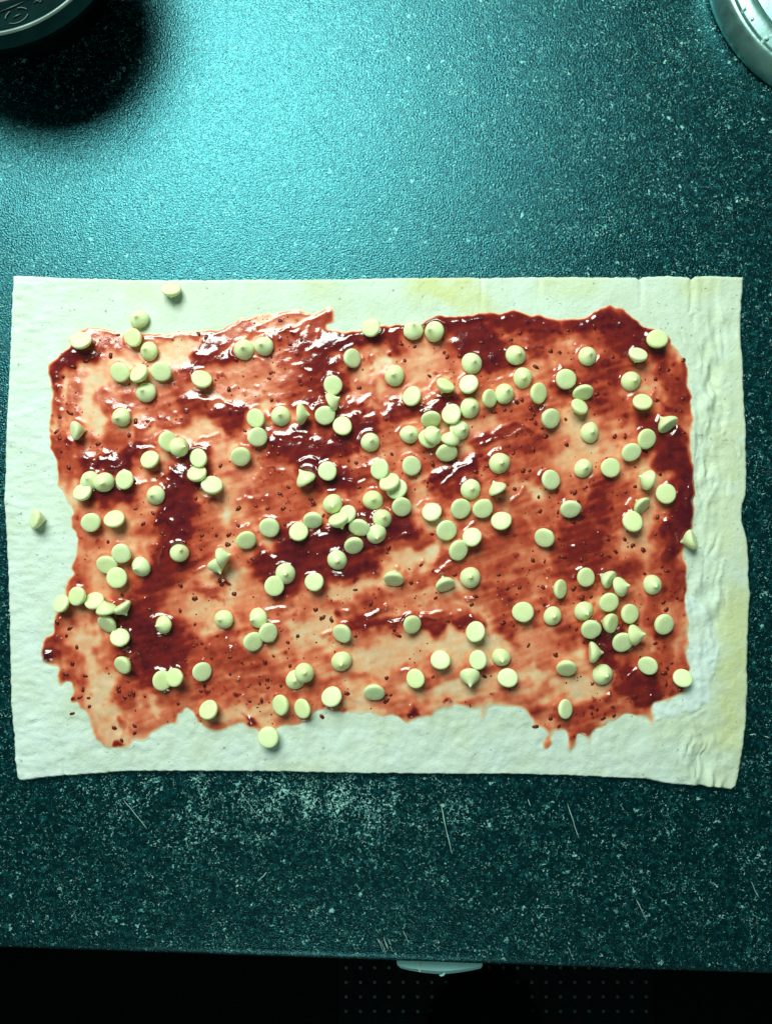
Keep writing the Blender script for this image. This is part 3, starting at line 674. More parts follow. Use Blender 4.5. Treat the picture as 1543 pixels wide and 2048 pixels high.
# creases pressed into the lid-side margin
for dep, pts in [(.7,[(200,30),(203,100),(195,170)]),(.5,[(155,230),(165,270)]),(.6,[(215,180),(215,230)]),(.6,[(240,380),(250,410),(290,460),(330,540)]),(.9,[(330,630),(355,670),(375,715)]),
                 (.7,[(260,560),(245,620),(235,680)]),(.9,[(270,690),(275,740),(255,800)]),(.6,[(310,560),(305,620)]),(.7,[(225,640),(220,720)]),(.6,[(250,900),(240,960)]),(1.0,[(300,1030),(275,1100)]),(.7,[(260,1060),(250,1120)]),
                 (.9,[(310,1130),(290,1190),(280,1280)]),(.6,[(240,1140),(235,1200)]),(.8,[(180,1830),(170,1900)]),(1.0,[(240,1830),(215,1900),(205,1960)]),(.9,[(260,1820),(240,1880)]),(.7,[(200,1800),(180,1850)]),(.5,[(160,1740),(240,1690)]),
                 (.5,[(150,1870),(160,1960)]),(.5,[(225,270),(240,370)]),(.6,[(230,760),(225,850),(235,890)]),(.5,[(280,820),(265,880)]),(.6,[(330,800),(340,860)]),(.5,[(320,1240),(330,1300)])]:
    pp = [(1280 + a/1.932, 540 + b/1.932) for a, b in pts]
    sl, d = pl_dist(pp, 16, 0.5); dough[sl] -= 0.46*dep*np.exp(-(d/2.6)**2)
    sl, d = pl_dist([(a+7, b) for a, b in pp], 22, 0.5); dough[sl] += 0.42*dep*np.exp(-(d/5.5)**2)
    sl, d = pl_dist([(a-8, b) for a, b in pp], 22, 0.5); dough[sl] += 0.22*dep*np.exp(-(d/6)**2)
dough += 0.10*sstep(1365, 1400, XX)*sstep(1470, 1440, XX)*sstep(620, 760, YY)*nz(4.5)
# soft lift of the lid-side flap
dough += 0.7*sstep(1405, 1500, XX + 10*nz(50))*sstep(700, 1000, YY)*(0.6 + 0.25*nz(60)) 

tone_y = np.zeros((FH, FW))
for pts, w, v in [([(850,572),(930,580),(948,615)],34,.8),([(1090,575),(1200,570)],26,.45),([(255,575),(290,590)],30,.30),([(640,568)],24,.35),([(1400,572)],24,.5),([(1470,1200),(1468,1330),(1455,1480)],28,.62),
                  ([(1440,720),(1450,900),(1460,1080)],26,.20),([(1330,1460),(1400,1470)],30,.25)]:
    sl, d = pl_dist(pts, w*2, 1.2); tone_y[sl] = np.maximum(tone_y[sl], v*sstep(w*1.8, w*0.1, d))
tone_y += 0.30*poly_mask([(826,560),(960,558),(958,632),(905,615),(860,590)], 0.3)
tone_y = np.clip(blur(tone_y, 4) + 0.05*nz(25) + 0.20*sstep(1280, 1480, XX), 0, 1)
tone_w = np.clip(0.85*flour_s + 0.45*sstep(200, 60, XX) + 0.35*sstep(1420, 1500, YY)*sstep(1400, 1300, XX) + 0.15*nz(12), 0, 1)

# --- jam surface (mm above the dough): body, lumps, spoon ridges, menisci round the chips
lump = 0.42*nz(8) + 0.34*nz(4.2) + 0.15*nz(12, 6, R(18))
jam_h = (0.04 + 1.45*np.clip(blur(depth, 5), 0, 1)**1.5) * (0.10 + 0.90*edge_in)
steep = 0.40 + 1.10*sstep(600, 1450, YY)       # relief steepened toward the handle side so glints still catch there
jam_h += lump * 0.21 * steep * np.clip(depth*1.6 - 0.52, 0.015, 1) * edge_in
bead = np.clip(nz(2.3) - 1.75, 0, 1.2)
jam_h += 0.26*bead*steep*np.clip(depth*2.2 - 0.35, 0, 1)*edge_in*sstep(-0.4, 0.8, nz(30))
for t, lst in RIDGE.items():
    for poly in lst:
        pts = [T(t, *p) for p in poly]
        w = 4.2 if len(pts) > 1 else 4.6
        sl, d = pl_dist(pts, w*2.5, 0.55)
        hh = random.uniform(0.42, 0.75) if len(pts) > 1 else random.uniform(0.42, 0.65)
        jam_h[sl] += hh*0.85*steep[sl]*np.exp(-(d/w)**2)*np.clip(m_soft[sl]*1.3-0.2, 0, 1)
        k = 0.6*np.exp(-(d/(w*1.3))**2)
        depth[sl] = np.maximum(depth[sl], (0.42 + 0.1*hh)*k*m_soft[sl] + depth[sl]*(1-k))
for (t, x, y, *_r) in CHIPS:
    cx, cy = T(t, x, y)
    sl, d = pl_dist([(cx, cy)], 34, 0.5)
    jam_h[sl] += np.clip(depth[sl]*1.4, 0, 1)*0.55*np.exp(-((d-20)/4.5)**2)*edge_in[sl]
jam_h = np.maximum(jam_h, 0)

def samp(f, px, py):
    x = np.clip(np.asarray(px, float) - X0, 0, FW-1.001); y = np.clip(np.asarray(py, float) - Y0, 0, FH-1.001)
    i = y.astype(int); j = x.astype(int); u = x - j; v = y - i
    return (f[i, j]*(1-u)*(1-v) + f[i, j+1]*u*(1-v) + f[i+1, j]*(1-u)*v + f[i+1, j+1]*u*v)

def to_world(px, py, zmm):
    z = np.asarray(zmm)*0.001
    s = PX*(CAM_Z - 0.004)/(CAM_Z - 0.004)          # laid out on the level dough plane
    return np.stack([(np.asarray(px) - 771.5)*s, -(np.asarray(py) - 1024.0)*s, z + np.zeros_like(np.asarray(px, float))], -1)

# ------------------------------------------------------------------ dough sheet
def resample(pts, n):
    p = np.array(pts, float); s = np.r_[0, np.cumsum(np.hypot(*np.diff(p, axis=0).T))]
    t = np.linspace(0, s[-1], n)
    return np.stack([np.interp(t, s, p[:, 0]), np.interp(t, s, p[:, 1])], -1)
TOP = [(22,549),(30,548),(60,550),(140,554),(260,557),(399,558),(520,557),(700,557),(760,555),(860,554),(940,553),(956,554),(960,556),(964,554),(1060,552),(1200,553),(1272,553),(1279,557),(1286,552),(1340,551),(1378,553),(1384,558),(1391,552),(1420,550),(1460,552),(1488,553)]
RIGHT = [(1488,553),(1486,592),(1484,649),(1487,721),(1489,773),(1491,830),(1494,859),(1493,898),(1495,937),(1494,986),(1486,1012),(1485,1043),(1493,1069),(1496,1084),(1498,1118),(1499,1158),(1502,1189),(1499,1236),(1496,1274),(1495,1339),(1496,1378),(1493,1443),(1487,1487),(1482,1520),(1477,1554),(1472,1572),(1461,1580)]
BOT = [(38,1564),(52,1562),(104,1555),(181,1550),(259,1545),(399,1544),(639,1546),(760,1548),(915,1550),(1019,1550),(1140,1553),(1251,1558),(1290,1559),(1321,1566),(1355,1570),(1415,1573),(1440,1576),(1461,1580)]
LEFT = [(22,549),(22,566),(18,670),(15,747),(12,820),(10,859),(7,924),(6,1001),(9,1053),(11,1090),(13,1132),(15,1210),(17,1326),(21,1417),(25,1468),(28,1520),(32,1559),(38,1564)]

def build_dough():
    nu, nv = 760, 500
    # parameters crowded toward the rim so that it can be rounded
    def par(n, rim):
        e = np.array([0, .0006, .0014, .0024, .0036]) * rim
        return np.r_[e, np.linspace(.0050*rim, 1-.0050*rim, n-10), 1 - e[::-1]]
    u = par(nu, 1.0); v = par(nv, 1.45)
    def cur(c, t):
        r = resample(c, 2000)
        # small ragged cut edge
        return np.stack([np.interp(t, np.linspace(0,1,2000), r[:,0]), np.interp(t, np.linspace(0,1,2000), r[:,1])], -1)
    ct, cb, cl, cr = cur(TOP, u), cur(BOT, u), cur(LEFT, v), cur(RIGHT, v)
    def jag(n, s): 
        a = rng.standard_normal(n); k = np.exp(-np.linspace(-2,2,9)**2); a = np.convolve(a, k/k.sum(), 'same'); a[:6] = a[-6:] = 0; return a*s
    ct[:,1] += jag(nu, .9); cb[:,1] += jag(nu, .9); cl[:,0] += jag(nv, .9); cr[:,0] += jag(nv, .9)
    U, V = u[None, :, None], v[:, None, None]
    c00, c10, c01, c11 = ct[0], ct[-1], cb[0], cb[-1]
    P = (1-V)*ct[None] + V*cb[None] + (1-U)*cl[:, None] + U*cr[:, None] - ((1-U)*(1-V)*c00 + U*(1-V)*c10 + (1-U)*V*c01 + U*V*c11)
    h = samp(dough, P[..., 0], P[..., 1])
    du = np.minimum(u, 1-u)*1470; dv = np.minimum(v, 1-v)*1010
    D = np.minimum(du[None, :], dv[:, None])
    h = h - 1.3*np.clip(1 - D/6.0, 0, 1)**2.2
    # folded-over bit at the far handle-side corner
    h += 1.8*np.exp(-(((P[...,0]-1440) + 0.5*(P[...,1]-1560))/9)**2)*sstep(1545, 1572, P[...,1])*sstep(1415, 1440, P[...,0])
    top = to_world(P[..., 0], P[..., 1], h).reshape(-1, 3)
    idx = np.arange(nu*nv).reshape(nv, nu)
    f = np.stack([idx[:-1, :-1], idx[1:, :-1], idx[1:, 1:], idx[:-1, 1:]], -1).reshape(-1, 4)
    ring = np.r_[idx[0, :-1], idx[:-1, -1], idx[-1, :0:-1], idx[:0:-1, 0]]
    verts = [top]; faces = [f]; prev = ring; base = len(top); n = len(ring)
    cen = top[ring].mean(0)
    rz = top[ring]
    for k, (inset, zf) in enumerate([(-0.0002, .7), (-0.0002, .35), (0.0004, 0.0)]):
        q = rz.copy(); d = q[:, :2] - cen[:2]; d /= np.linalg.norm(d, axis=1)[:, None]
        q[:, :2] -= d*inset; q[:, 2] = rz[:, 2]*zf + (0.0002 if zf == 0 else 0)
        cur_ = np.arange(base, base+n); base += n; verts.append(q)
        faces.append(np.stack([prev, np.roll(prev, -1), np.roll(cur_, -1), cur_], -1)); prev = cur_
    V_ = np.concatenate(verts); F_ = np.concatenate(faces)
    me = mesh_np('pastry_sheet', V_, F_)
    # turn the faces outward if needed
    me.flip_normals() if me.polygons[len(f)//2].normal.z < 0 else None
    a = me.color_attributes.new('tone', 'FLOAT_COLOR', 'POINT')
    col = np.zeros((len(V_), 4), np.float32); col[:, 3] = 1
    col[:nu*nv, 0] = samp(tone_y, P[...,0], P[...,1]).ravel(); col[:nu*nv, 1] = samp(tone_w, P[...,0], P[...,1]).ravel()
    a.data.foreach_set('color', col.ravel())
    o = link('pastry_sheet', me, M_DOUGH)
    tag(o, 'large rectangular sheet of raw rolled pastry dough on the dark worktop', 'pastry')
    return o
pastry = build_dough()

# ------------------------------------------------------------------ jam
def build_jam():
    st = 1.55
    gx = np.arange(78, 1402, st); gy = np.arange(602, 1520, st)
    PX_, PY_ = np.meshgrid(gx, gy)
    ms = samp(m_soft, PX_, PY_); jh = samp(jam_h, PX_, PY_); dh = samp(dough, PX_, PY_); dp = samp(depth, PX_, PY_)
    z = dh - 0.10 + (0.15 + jh)*sstep(0.12, 0.62, ms)
    keep = ms > 0.16
    nv, nu = PX_.shape
    idx = np.arange(nu*nv).reshape(nv, nu)
    q = np.stack([idx[:-1, :-1], idx[1:, :-1], idx[1:, 1:], idx[:-1, 1:]], -1)
    any_ = keep[:-1, :-1] | keep[1:, :-1] | keep[1:, 1:] | keep[:-1, 1:]
    f = q[any_]
    used = np.unique(f); remap = np.full(nu*nv, -1); remap[used] = np.arange(len(used))
    v = to_world(PX_, PY_, z).reshape(-1, 3)[used]
    me = mesh_np('jam_layer', v, remap[f])
    if me.polygons[len(me.polygons)//2].normal.z < 0: me.flip_normals()
    a = me.attributes.new('depth', 'FLOAT', 'POINT'); a.data.foreach_set('value', dp.ravel()[used].astype(np.float32))
    o = link('jam_layer', me, M_JAM)
    tag(o, 'glossy red seeded jam spread unevenly over the pastry sheet', 'jam')
    return o
jam = build_jam()

# seeds in the jam: the ones that can be picked out, each its own small piece
SEEDS = {'J':[(565,375),(625,365),(685,370),(690,435),(645,305),(915,315),(990,250),(970,365),(1120,360),(1380,415),(510,190),(1045,590),(1045,635),(940,700),(880,605),(560,490),(1000,345),(1030,340)],
 'K':[(580,95),(310,185),(595,225),(535,255),(600,290),(700,275),(550,385),(1210,335),(1520,215),(1015,515),(145,325),(80,320),(115,280)],'L':[(50,215),(405,205),(1350,40),(795,200),(1310,530),(1380,580),(1195,590),(45,345),(85,345)],
 'M':[(780,105),(745,140),(720,180),(735,265),(170,260),(325,445),(160,490)],
 'O':[(320,190),(410,235),(235,325),(430,450),(910,270),(980,375),(1070,370),(1020,660),(945,640),(1140,815),(1215,550),(1490,375),(1180,160),(1270,165),(1410,130),(140,740),(110,690),(575,270),(735,435),(700,500),(525,625),(615,665),(1350,890),(1265,500),(1260,370),(65,65)],
 'H':[(690,490),(115,600),(500,590),(480,1045),(560,1080),(430,640),(655,965),(345,205),(870,180),(285,1000),(70,850),(420,1000)],'P':[(20,380),(90,450),(155,440),(820,450),(745,240),(570,260),(655,800),(480,40),(240,110),(85,155),(765,80),(295,130),(740,540)],
 'G':[(1275,205),(1440,265),(1025,335),(90,340),(405,420),(560,450),(1200,105),(1245,140),(820,430),(365,560),(1225,675),(1240,780),(1370,790),(400,960),(1035,610),(1085,285),(1100,470),(1155,465),(1365,635),(1185,305),(1430,70)],
 'F':[(425,165),(985,300),(930,690),(950,715),(725,755),(600,760),(505,740),(370,760),(200,965),(300,965),(690,1000),(285,1040),(735,890),(1300,600),(235,430),(760,595),(695,645),(1220,390),(1280,405),(680,340),(95,970),(85,1075),(1165,355),(1030,820),(800,150),(1510,70)],
 'E':[(755,265),(1105,885),(1190,800),(1250,800),(1250,950),(1280,970),(830,1020),(460,55),(465,215),(1000,200),(535,440),(1440,20),(1510,690),(1360,600)],'I':[(940,430),(540,680),(510,745),(590,825),(1505,455),(1385,345),(1490,820),(560,960),(660,1050),(645,1145),(1435,930),(915,1150)],
 'N':[(455,170),(490,150),(40,455),(335,415),(970,535),(1020,600),(1090,620),(830,745),(750,790),(170,915),(400,945),(640,895),(280,35),(545,105),(1280,735),(1275,385),(580,945),(315,900),(245,340),(230,320)],
 'C':[(190,700),(375,815),(520,670),(870,665),(930,620),(155,570),(1385,640),(1200,750),(780,560),(1010,1090),(965,1080),(1445,465),(1080,490),(860,520),(270,590),(495,635),(1160,1070),(1185,1110)],'D':[(860,995),(665,1005),(800,1080),(850,1090),(320,670),(210,960),(180,440)],
 'B':[(350,690),(625,790),(605,835),(300,920),(125,520),(770,575),(860,545),(855,880),(1070,670),(930,830),(630,1000),(1300,910)],'A':[(485,825),(850,665),(760,655),(710,685),(465,1130),(560,745),(905,500)]}
def seed_mesh(k):
    bm = bmesh.new(); bmesh.ops.create_icosphere(bm, subdivisions=1, radius=1.0)
    a, b, c = [(1.25,.80,.62),(1.05,.85,.6),(1.4,.72,.55),(1.1,.7,.6)][k]
    for v in bm.verts:
        x = v.co.x; v.co = Vector((v.co.x*a, v.co.y*b*(1-0.22*x), v.co.z*c))*0.00098
    return mesh_bm('seed', bm)
seed_me = [seed_mesh(k) for k in range(4)]
for m_ in seed_me: m_.materials.append(M_SEED); m_.polygons.foreach_set('use_smooth', np.ones(len(m_.polygons), bool))
chip_xy = [T(c[0], c[1], c[2]) for c in CHIPS]
pos = [T(t, *p) for t, l in SEEDS.items() for p in l]
while len(pos) < 300:
    x = random.uniform(110, 1375); y = random.uniform(640, 1440)
    if samp(depth, [x], [y])[0] < 0.3 or random.random() > 0.35 + samp(depth, [x], [y])[0]: continue
    if min(math.hypot(x-a, y-b) for a, b in chip_xy) < 26: continue
    if min(math.hypot(x-a, y-b) for a, b in pos) < 10: continue
    pos.append((x, y))
for k, (x, y) in enumerate(pos):
    o = bpy.data.objects.new('seed', seed_me[random.randrange(4)]); COL.objects.link(o); o.parent = jam
    zz = samp(dough + 0.05 + jam_h, [x], [y])[0]
    dd = samp(depth, [x], [y])[0]
    o.location = to_world(x, y, zz - 0.10 - 0.25*dd)
    s = random.uniform(1.1, 1.7)
    o.scale = (s, s, s*0.72)
    o.rotation_euler = (random.uniform(-.3, .3), random.uniform(-.3, .3), random.uniform(0, 6.28))

# fine pulp specks and broken seeds, too many and too small to pick apart
def build_pulp():
    base = [seed_mesh(k) for k in range(2)]
    src = []
    for b in base:
        c = np.empty(len(b.vertices)*3, np.float32); b.vertices.foreach_get('co', c)
        f = np.array([p.vertices[:] for p in b.polygons]); src.append((c.reshape(-1, 3), f)); bpy.data.meshes.remove(b)
    vs_, fs_, n, tries = [], [], 0, 0
    clump = nz(26)
    while len(vs_) < 900 and tries < 20000:
        tries += 1
        x = rng.uniform(100, 1380); y = rng.uniform(625, 1470)
        d = samp(depth, [x], [y])[0]
        if d < 0.14 or rng.random() > 0.25 + 0.35*samp(clump, [x], [y])[0] + 0.5*d: continue
        if min((x-a)**2 + (y-b)**2 for a, b in chip_xy) < 400: continue
        c, f = src[len(vs_) % 2]; s = rng.uniform(0.22, 0.62); a = rng.uniform(0, 6.28)
        ca, sa = math.cos(a)*s, math.sin(a)*s
        q = np.stack([c[:, 0]*ca - c[:, 1]*sa, c[:, 0]*sa + c[:, 1]*ca, c[:, 2]*s], -1)
        zz = samp(dough + 0.05 + jam_h, [x], [y])[0]
        q = q + to_world(x, y, zz - 0.05)
        vs_.append(q); fs_.append(f + n); n += len(q)
    me = mesh_np('pulp', np.concatenate(vs_), np.concatenate(fs_))
    o = link('pulp', me, M_SEED, jam); o['kind'] = 'stuff'
build_pulp()

# ------------------------------------------------------------------ chips
def chip_mesh(k):
    r_ = random.Random(100 + k)
    prof = [(0,0),(2.2,-.02),(3.9,0.03),(4.45,.22),(4.72,.62),(4.78,1.05),(4.6,1.65),(4.1,2.35),(3.35,3.05),(2.5,3.65),(1.75,4.15),(1.15,4.62),(.78,5.05),(.55,5.45),(.28,5.75),(0,5.85)]
    segs = 32; bm = bmesh.new(); rings = []
    ex = r_.uniform(-.045, .045); ph = r_.uniform(0, 6.28); cz = r_.uniform(1.02, 1.18); ca = r_.uniform(0, 6.28); curl = r_.uniform(0.1, 0.9); fl = r_.uniform(0.0, 0.35); fa = r_.uniform(0, 6.28)
    for r, z in prof:
        t = max(0, (z-3.2)/2.65); ox, oy = curl*t*t*math.cos(ca), curl*t*t*math.sin(ca)
        zz = z*cz
        if r == 0: rings.append([bm.verts.new((ox, oy, zz))]); continue
        row = []
        for i in range(segs):
            a = 2*math.pi*i/segs
            rr = r*(1 + ex*math.cos(2*(a-ph)) + 0.012*math.sin(3*a+ph))
            nub = fl*math.exp(-((math.atan2(math.sin(a-fa), math.cos(a-fa)))/0.22)**2)*(1 if r > 4.3 else 0)
            row.append(bm.verts.new(((rr+nub)*math.cos(a)+ox, (rr+nub)*math.sin(a)+oy, zz)))
        rings.append(row)
    for A, B in zip(rings, rings[1:]):
        for i in range(segs):
            j = (i+1) % segs
            if len(A) == 1: bm.faces.new((A[0], B[j], B[i]))
            elif len(B) == 1: bm.faces.new((A[i], A[j], B[0]))
            else: bm.faces.new((A[i], A[j], B[j], B[i]))
    for v in bm.verts: v.co = Vector((v.co.x, v.co.y, v.co.z - 2.2))*0.001*0.99
    me = mesh_bm('chocolate_chip', bm); me.materials.append(M_CHIP)
    me.polygons.foreach_set('use_smooth', np.ones(len(me.polygons), bool))
    return me
NV = 9
chip_me = [chip_mesh(k) for k in range(NV)]
chip_co = []
for me in chip_me:
    c = np.empty(len(me.vertices)*3, np.float32); me.vertices.foreach_get('co', c); chip_co.append(c.reshape(-1, 3))
surf = dough + np.where(m_soft > .3, 0.05 + jam_h, 0)
for k, (t, x, y, tilt, phi, lift, words) in enumerate(CHIPS):
    px, py = T(t, x, y); mi = random.randrange(NV)
    if 104 <= tilt <= 136: tilt += 14
    ax = Vector((math.sin(R(tilt))*math.cos(R(phi)), math.sin(R(tilt))*math.sin(R(phi)), math.cos(R(tilt))))
    q = Vector((0, 0, 1)).rotation_difference(ax) @ Euler((0, 0, random.uniform(0, 6.28))).to_quaternion()
    Mx = np.array(q.to_matrix())
    co = chip_co[mi] @ Mx.T
    zs = samp(dough, [px], [py])[0]*0.001; jz = samp(surf, [px], [py])[0]*0.001
    zmin = co[:, 2].min()
    base = zs + 0.15*(jz - zs) - 0.0001                  # sinks part way into the jam
    if tilt > 150: base -= 0.0006                        # upside down: the tip is pressed in
    zc = base - zmin + lift*0.001
    wx_, wy_, _ = W(px, py, zc + 0.0010)
    o = bpy.data.objects.new('chocolate_chip', chip_me[mi]); COL.objects.link(o)
    o.rotation_mode = 'QUATERNION'; o.rotation_quaternion = q
    o.location = (wx_, wy_, zc)
    sc_ = random.uniform(0.94, 1.05); o.scale = (sc_*random.uniform(.97, 1.03), sc_*random.uniform(.97, 1.03), sc_*random.uniform(.9, 1.08))
    tag(o, words, 'chocolate chip', 'white chocolate chips scattered over the jam')

# ------------------------------------------------------------------ dark pan (corner by the lamp) and steel lid
M_WORN = simple('worn_pan_metal', (0.045, 0.085, 0.08), 0.45, 0.3, 0.4)
def build_pan():
    h = 0.045
    cx, cy, _ = W(-40, -200, h); s = PX*(CAM_Z-h)/(CAM_Z-.004)
    Ro, Rr, Ri = 300*s, 274*s, 213*s
    e = bpy.data.objects.new('dark_pan', None); COL.objects.link(e); e.location = (cx, cy, 0)
    tag(e, 'dark round pan with embossed rim at the corner beside the bright reflection', 'pan')
    body = lathe('wall', [(0, .0004), (Ri-.008, .0004), (Ri-.004, .003), (Ri+.001, h-.006), (Ri+.003, h-.0035), (Ro-.001, h-.0045), (Ro, h-.003), (Ro-.0004, h-.0012)], 160)
    link('wall', body, M_PAN, e)
    rim = lathe('rim', [(Ro-.0004, h-.0012), (Rr+.0012, h+.0012), (Rr+.0004, h+.0019), (Rr-.0004, h+.0017), (Rr-.0010, h+.0006), (Rr-.004, h+.0002), (Ri+.004, h), (Ri+.0012, h+.0004), (Ri+.0004, h+.0011), (Ri-.0006, h+.0006), (Ri-.001, h-.001)], 160)
    link('rim', rim, simple('pan_rim_enamel', (0.0015, 0.012, 0.012), 0.6, 0.0, 0.014, 500, 0.00004), e)
    ins = lathe('inside', [(Ri-.001, h-.001), (Ri-.005, .006), (Ri-.010, .0035), (0, .0035)], 120)
    link('inside', ins, M_PANIN, e)
    link('rim_edge', lathe('rim_edge', [(Rr+.0010, h+.0014), (Rr+.0004, h+.0022), (Rr-.0004, h+.0020), (Rr-.0009, h+.0007)], 160), simple('worn_rim_edge', (0.16, 0.22, 0.20), 0.4, 0.4), e)
    # embossed mark on the rim band: a broken ring with a bar, and two bars along the band
    def on(px, py):
        x, y, _ = W(px, py, h); return (x - cx, y - cy, h + .00045)
    def arc(a0, a1, rx, ry, n=10):
        pts = []
        for i in range(n+1):
            a = R(a0 + (a1-a0)*i/n); u = rx*math.cos(a); v = ry*math.sin(a); c, s_ = math.cos(R(24)), math.sin(R(24))
            pts.append(on(35 + u*c + v*s_, 33 - u*s_*1 + v*c))
        return pts
    mk = None
    for pts in (arc(20, 150, 24, 14), arc(190, 250, 24, 14), arc(285, 350, 24, 14), [on(27,37), on(35,33), on(44,29)], [on(0,26), on(25,16), on(49,5)], [on(68,8), on(76,2), on(82,6), on(86,0)]):
        link('embossed_mark', tube('embossed_mark', pts, 0.00030, 6), M_WORN, e)
build_pan()

def build_lid():
    cx, cy, _ = W(1699, -71, 0); s = PX*CAM_Z/(CAM_Z-.004); Rb = 295*s
    e = bpy.data.objects.new('steel_lid', None); COL.objects.link(e); e.location = (cx, cy, 0)
    tag(e, 'round brushed steel lid with wet raised rim at the worktop corner', 'lid')
    wall = lathe('wall', [(Rb-.004, .0003), (Rb-.0005, .0006), (Rb, .002), (Rb-.0004, .0045), (Rb-.0016, .0078), (Rb-.0026, .0098), (Rb-.0034, .0112), (Rb-.0043, .0119), (Rb-.0052, .0119), (Rb-.0062, .0112), (Rb-.0070, .0114), (Rb-.0092, .0124), (Rb-.0116, .0133), (Rb-.0119, .0132)], 180)
    link('wall', wall, M_STEEL, e)
    plate = lathe('plate', [(Rb-.0119, .0132), (Rb-.0123, .0090), (Rb-.0132, .0090), (Rb-.0136, .0130), (Rb-.0142, .0134), (0, .0136)], 180)
    link('plate', plate, M_STEEL, e)
    # water drops left on the rim ledge
    for k, (px, py, r) in enumerate([(1482,25,.0009),(1503,38,.0008),(1523,83,.0012),(1532,76,.0011),(1540,72,.0009),(1511,75,.0006),(1488,17,.0008),(1530,95,.0005),(1439,37,.0005),(1442,52,.0004)]):
        x, y, _ = W(px, py, .012)
        rr = math.hypot(x-cx, y-cy)
        bm = bmesh.new(); bmesh.ops.create_icosphere(bm, subdivisions=2, radius=r)
        for v in bm.verts: v.co.z *= 0.6
        d = link('water_drop', mesh_bm('water_drop', bm), M_WATER, e)
        zz = 0.0122 if rr < Rb-.0068 else (0.0113 if rr < Rb - .003 else 0.0045)
        d.location = (x-cx, y-cy, zz)
build_lid()

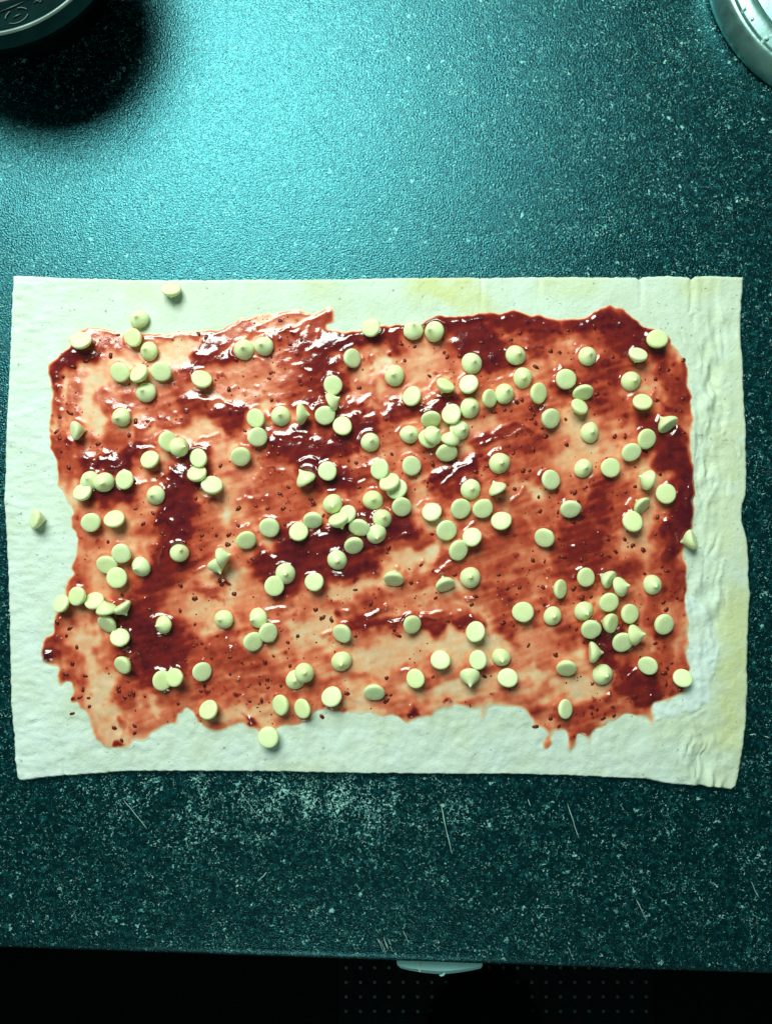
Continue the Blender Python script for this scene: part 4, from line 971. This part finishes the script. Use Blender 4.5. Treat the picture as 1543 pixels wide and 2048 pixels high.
# ------------------------------------------------------------------ drawer front, handle, floor, mat
def build_below():
    slope = -math.atan2(53, 1543)
    x0, y0, _ = W(771.5, 1931, 0.0)
    # drawer front: a panel under the overhang
    root = bpy.data.objects.new('drawer', None); COL.objects.link(root)
    root.location = (x0, y0, 0); root.rotation_euler = (0, 0, slope)
    tag(root, 'black kitchen drawer below the worktop with a pale curved handle', 'drawer')
    bm = bmesh.new(); bmesh.ops.create_cube(bm, size=1)
    for v in bm.verts: v.co = Vector((v.co.x*0.60 + 0.02, v.co.y*0.018 + 0.022, v.co.z*0.14 - 0.0865))
    bmesh.ops.bevel(bm, geom=bm.edges[:], offset=0.0015, segments=2, affect='EDGES')
    link('front_panel', mesh_bm('front_panel', bm), M_BLACK, root, smooth=False)
    # handle: a bowed pale grip whose straight back is hidden by the worktop edge
    zt, zb = -0.0158, -0.030
    s = PX*(CAM_Z-zt)/(CAM_Z-.004)
    inv = Matrix.Translation(root.location) @ Matrix.Rotation(slope, 4, 'Z'); inv.invert()
    front = [(793,1922),(794,1929),(801,1934),(820,1938),(845,1941.5),(870,1943.5),(895,1943.5),(920,1941),(945,1937.5),(961,1934.5),(964,1931),(964.5,1926)]
    bm = bmesh.new(); A = []; B = []; C_ = []; Dn = []
    for (px, py) in front:
        k = (py - 1922)/26
        A.append(bm.verts.new(inv @ Vector(W(px, py - 34, zt))))
        B.append(bm.verts.new(inv @ Vector(W(px, py - 1.5, zt))))
        C_.append(bm.verts.new(inv @ Vector(W(px, py + 5*k, zt - 0.006))))
        Dn.append(bm.verts.new(inv @ Vector(W(px, py - 2, zb))))
    n = len(front)
    for i in range(n-1):
        bm.faces.new((A[i], A[i+1], B[i+1], B[i])); bm.faces.new((B[i], B[i+1], C_[i+1], C_[i])); bm.faces.new((C_[i], C_[i+1], Dn[i+1], Dn[i]))
    bm.faces.new((A[0], B[0], C_[0], Dn[0])); bm.faces.new((A[-1], B[-1], C_[-1], Dn[-1]))
    bm.faces.new((A[0], Dn[0], Dn[-1], A[-1]))
    hd = link('handle', mesh_bm('handle', bm), M_HANDLE, root, smooth=False)
    # pale seam across the grip
    bm = bmesh.new()
    pts = [(839, 1900), (839, 1943.5)]
    a, b = [inv @ Vector(W(*p, zt + 0.0003)) for p in pts]
    n_ = Vector((0.00045, 0, 0))
    vs_ = [bm.verts.new(p + d) for p, d in ((a, -n_), (a, n_), (b, n_), (b, -n_))]
    lo = [bm.verts.new(v.co - Vector((0, 0, .0008))) for v in vs_]
    bm.faces.new(vs_)
    for i in range(4): bm.faces.new((vs_[i], lo[i], lo[(i+1) % 4], vs_[(i+1) % 4]))
    link('seam', mesh_bm('seam', bm), simple('pale_seam', (0.8, 0.95, 0.9), 0.4), hd, smooth=False)
    # little curled hook on the lip
    pts = [inv @ Vector(W(px, py, zt + dz)) for px, py, dz in ((888,1945,-.001),(888,1947,-.0012),(886,1949.5,-.0014),(882,1951,-.0016),(878,1950,-.002))]
    link('hook', tube('hook', pts, 0.00050, 8), M_HANDLE, hd)

    # floor and mat
    bm = bmesh.new(); bmesh.ops.create_grid(bm, x_segments=1, y_segments=1, size=3)
    f = link('floor', mesh_bm('floor', bm), M_FLOOR, smooth=False); f.location = (0, 0, -0.9)
    tag(f, 'dark kitchen floor far below the worktop edge', 'floor', kind='structure')
    mz = -0.892
    a = Vector(W(676, 1800, mz)); b = Vector(W(1308, 2130, mz))
    bm = bmesh.new(); bmesh.ops.create_cube(bm, size=1)
    for v in bm.verts:
        v.co = Vector((a.x if v.co.x < 0 else b.x, a.y if v.co.y > 0 else b.y, -0.8995 if v.co.z < 0 else mz))
    bmesh.ops.bevel(bm, geom=[e for e in bm.edges], offset=0.002, segments=2, affect='EDGES')
    mt = link('floor_mat', mesh_bm('floor_mat', bm), M_MAT, smooth=False)
    tag(mt, 'dark floor mat with rows of small teal dots below the handle', 'mat')
    bm = bmesh.new()
    for i in range(22):
        for j in range(10):
            c = Vector(W(692 + 28.5*i, 1818 + 29*j, mz))
            bmesh.ops.create_cone(bm, cap_ends=True, segments=10, radius1=0.0036, radius2=0.0026, depth=0.003, matrix=Matrix.Translation(c + Vector((0, 0, 0.001))))
    sd = link('studs', mesh_bm('studs', bm), M_DOT, mt, smooth=False); sd['kind'] = 'stuff'
    # black rounded slipper toe standing on the mat
    z0 = mz + 0.0005
    c = Vector(W(962, 2100, z0))
    bm = bmesh.new(); bmesh.ops.create_uvsphere(bm, u_segments=40, v_segments=20, radius=1)
    for v in bm.verts:
        x, y, zc = v.co
        v.co = Vector((x*0.098*(1 - 0.12*max(0, -y)), y*0.135, max(-0.012, zc*0.062*(1 - 0.25*y)) + 0.012))
    sl = link('slipper', mesh_bm('slipper', bm), M_SHOE); sl.location = c
    bm = bmesh.new()
    ring = lathe('sole', [(0, 0), (.96, 0), (1, .004), (.97, .010), (0, .010)], 40)
    for v in ring.vertices: v.co = Vector((v.co.x*0.097, v.co.y*0.134, v.co.z))
    bm.free(); link('sole', ring, M_BLACK, sl)
    tag(sl, 'black rounded slipper toe in deep shadow on the dotted mat', 'slipper')
build_below()
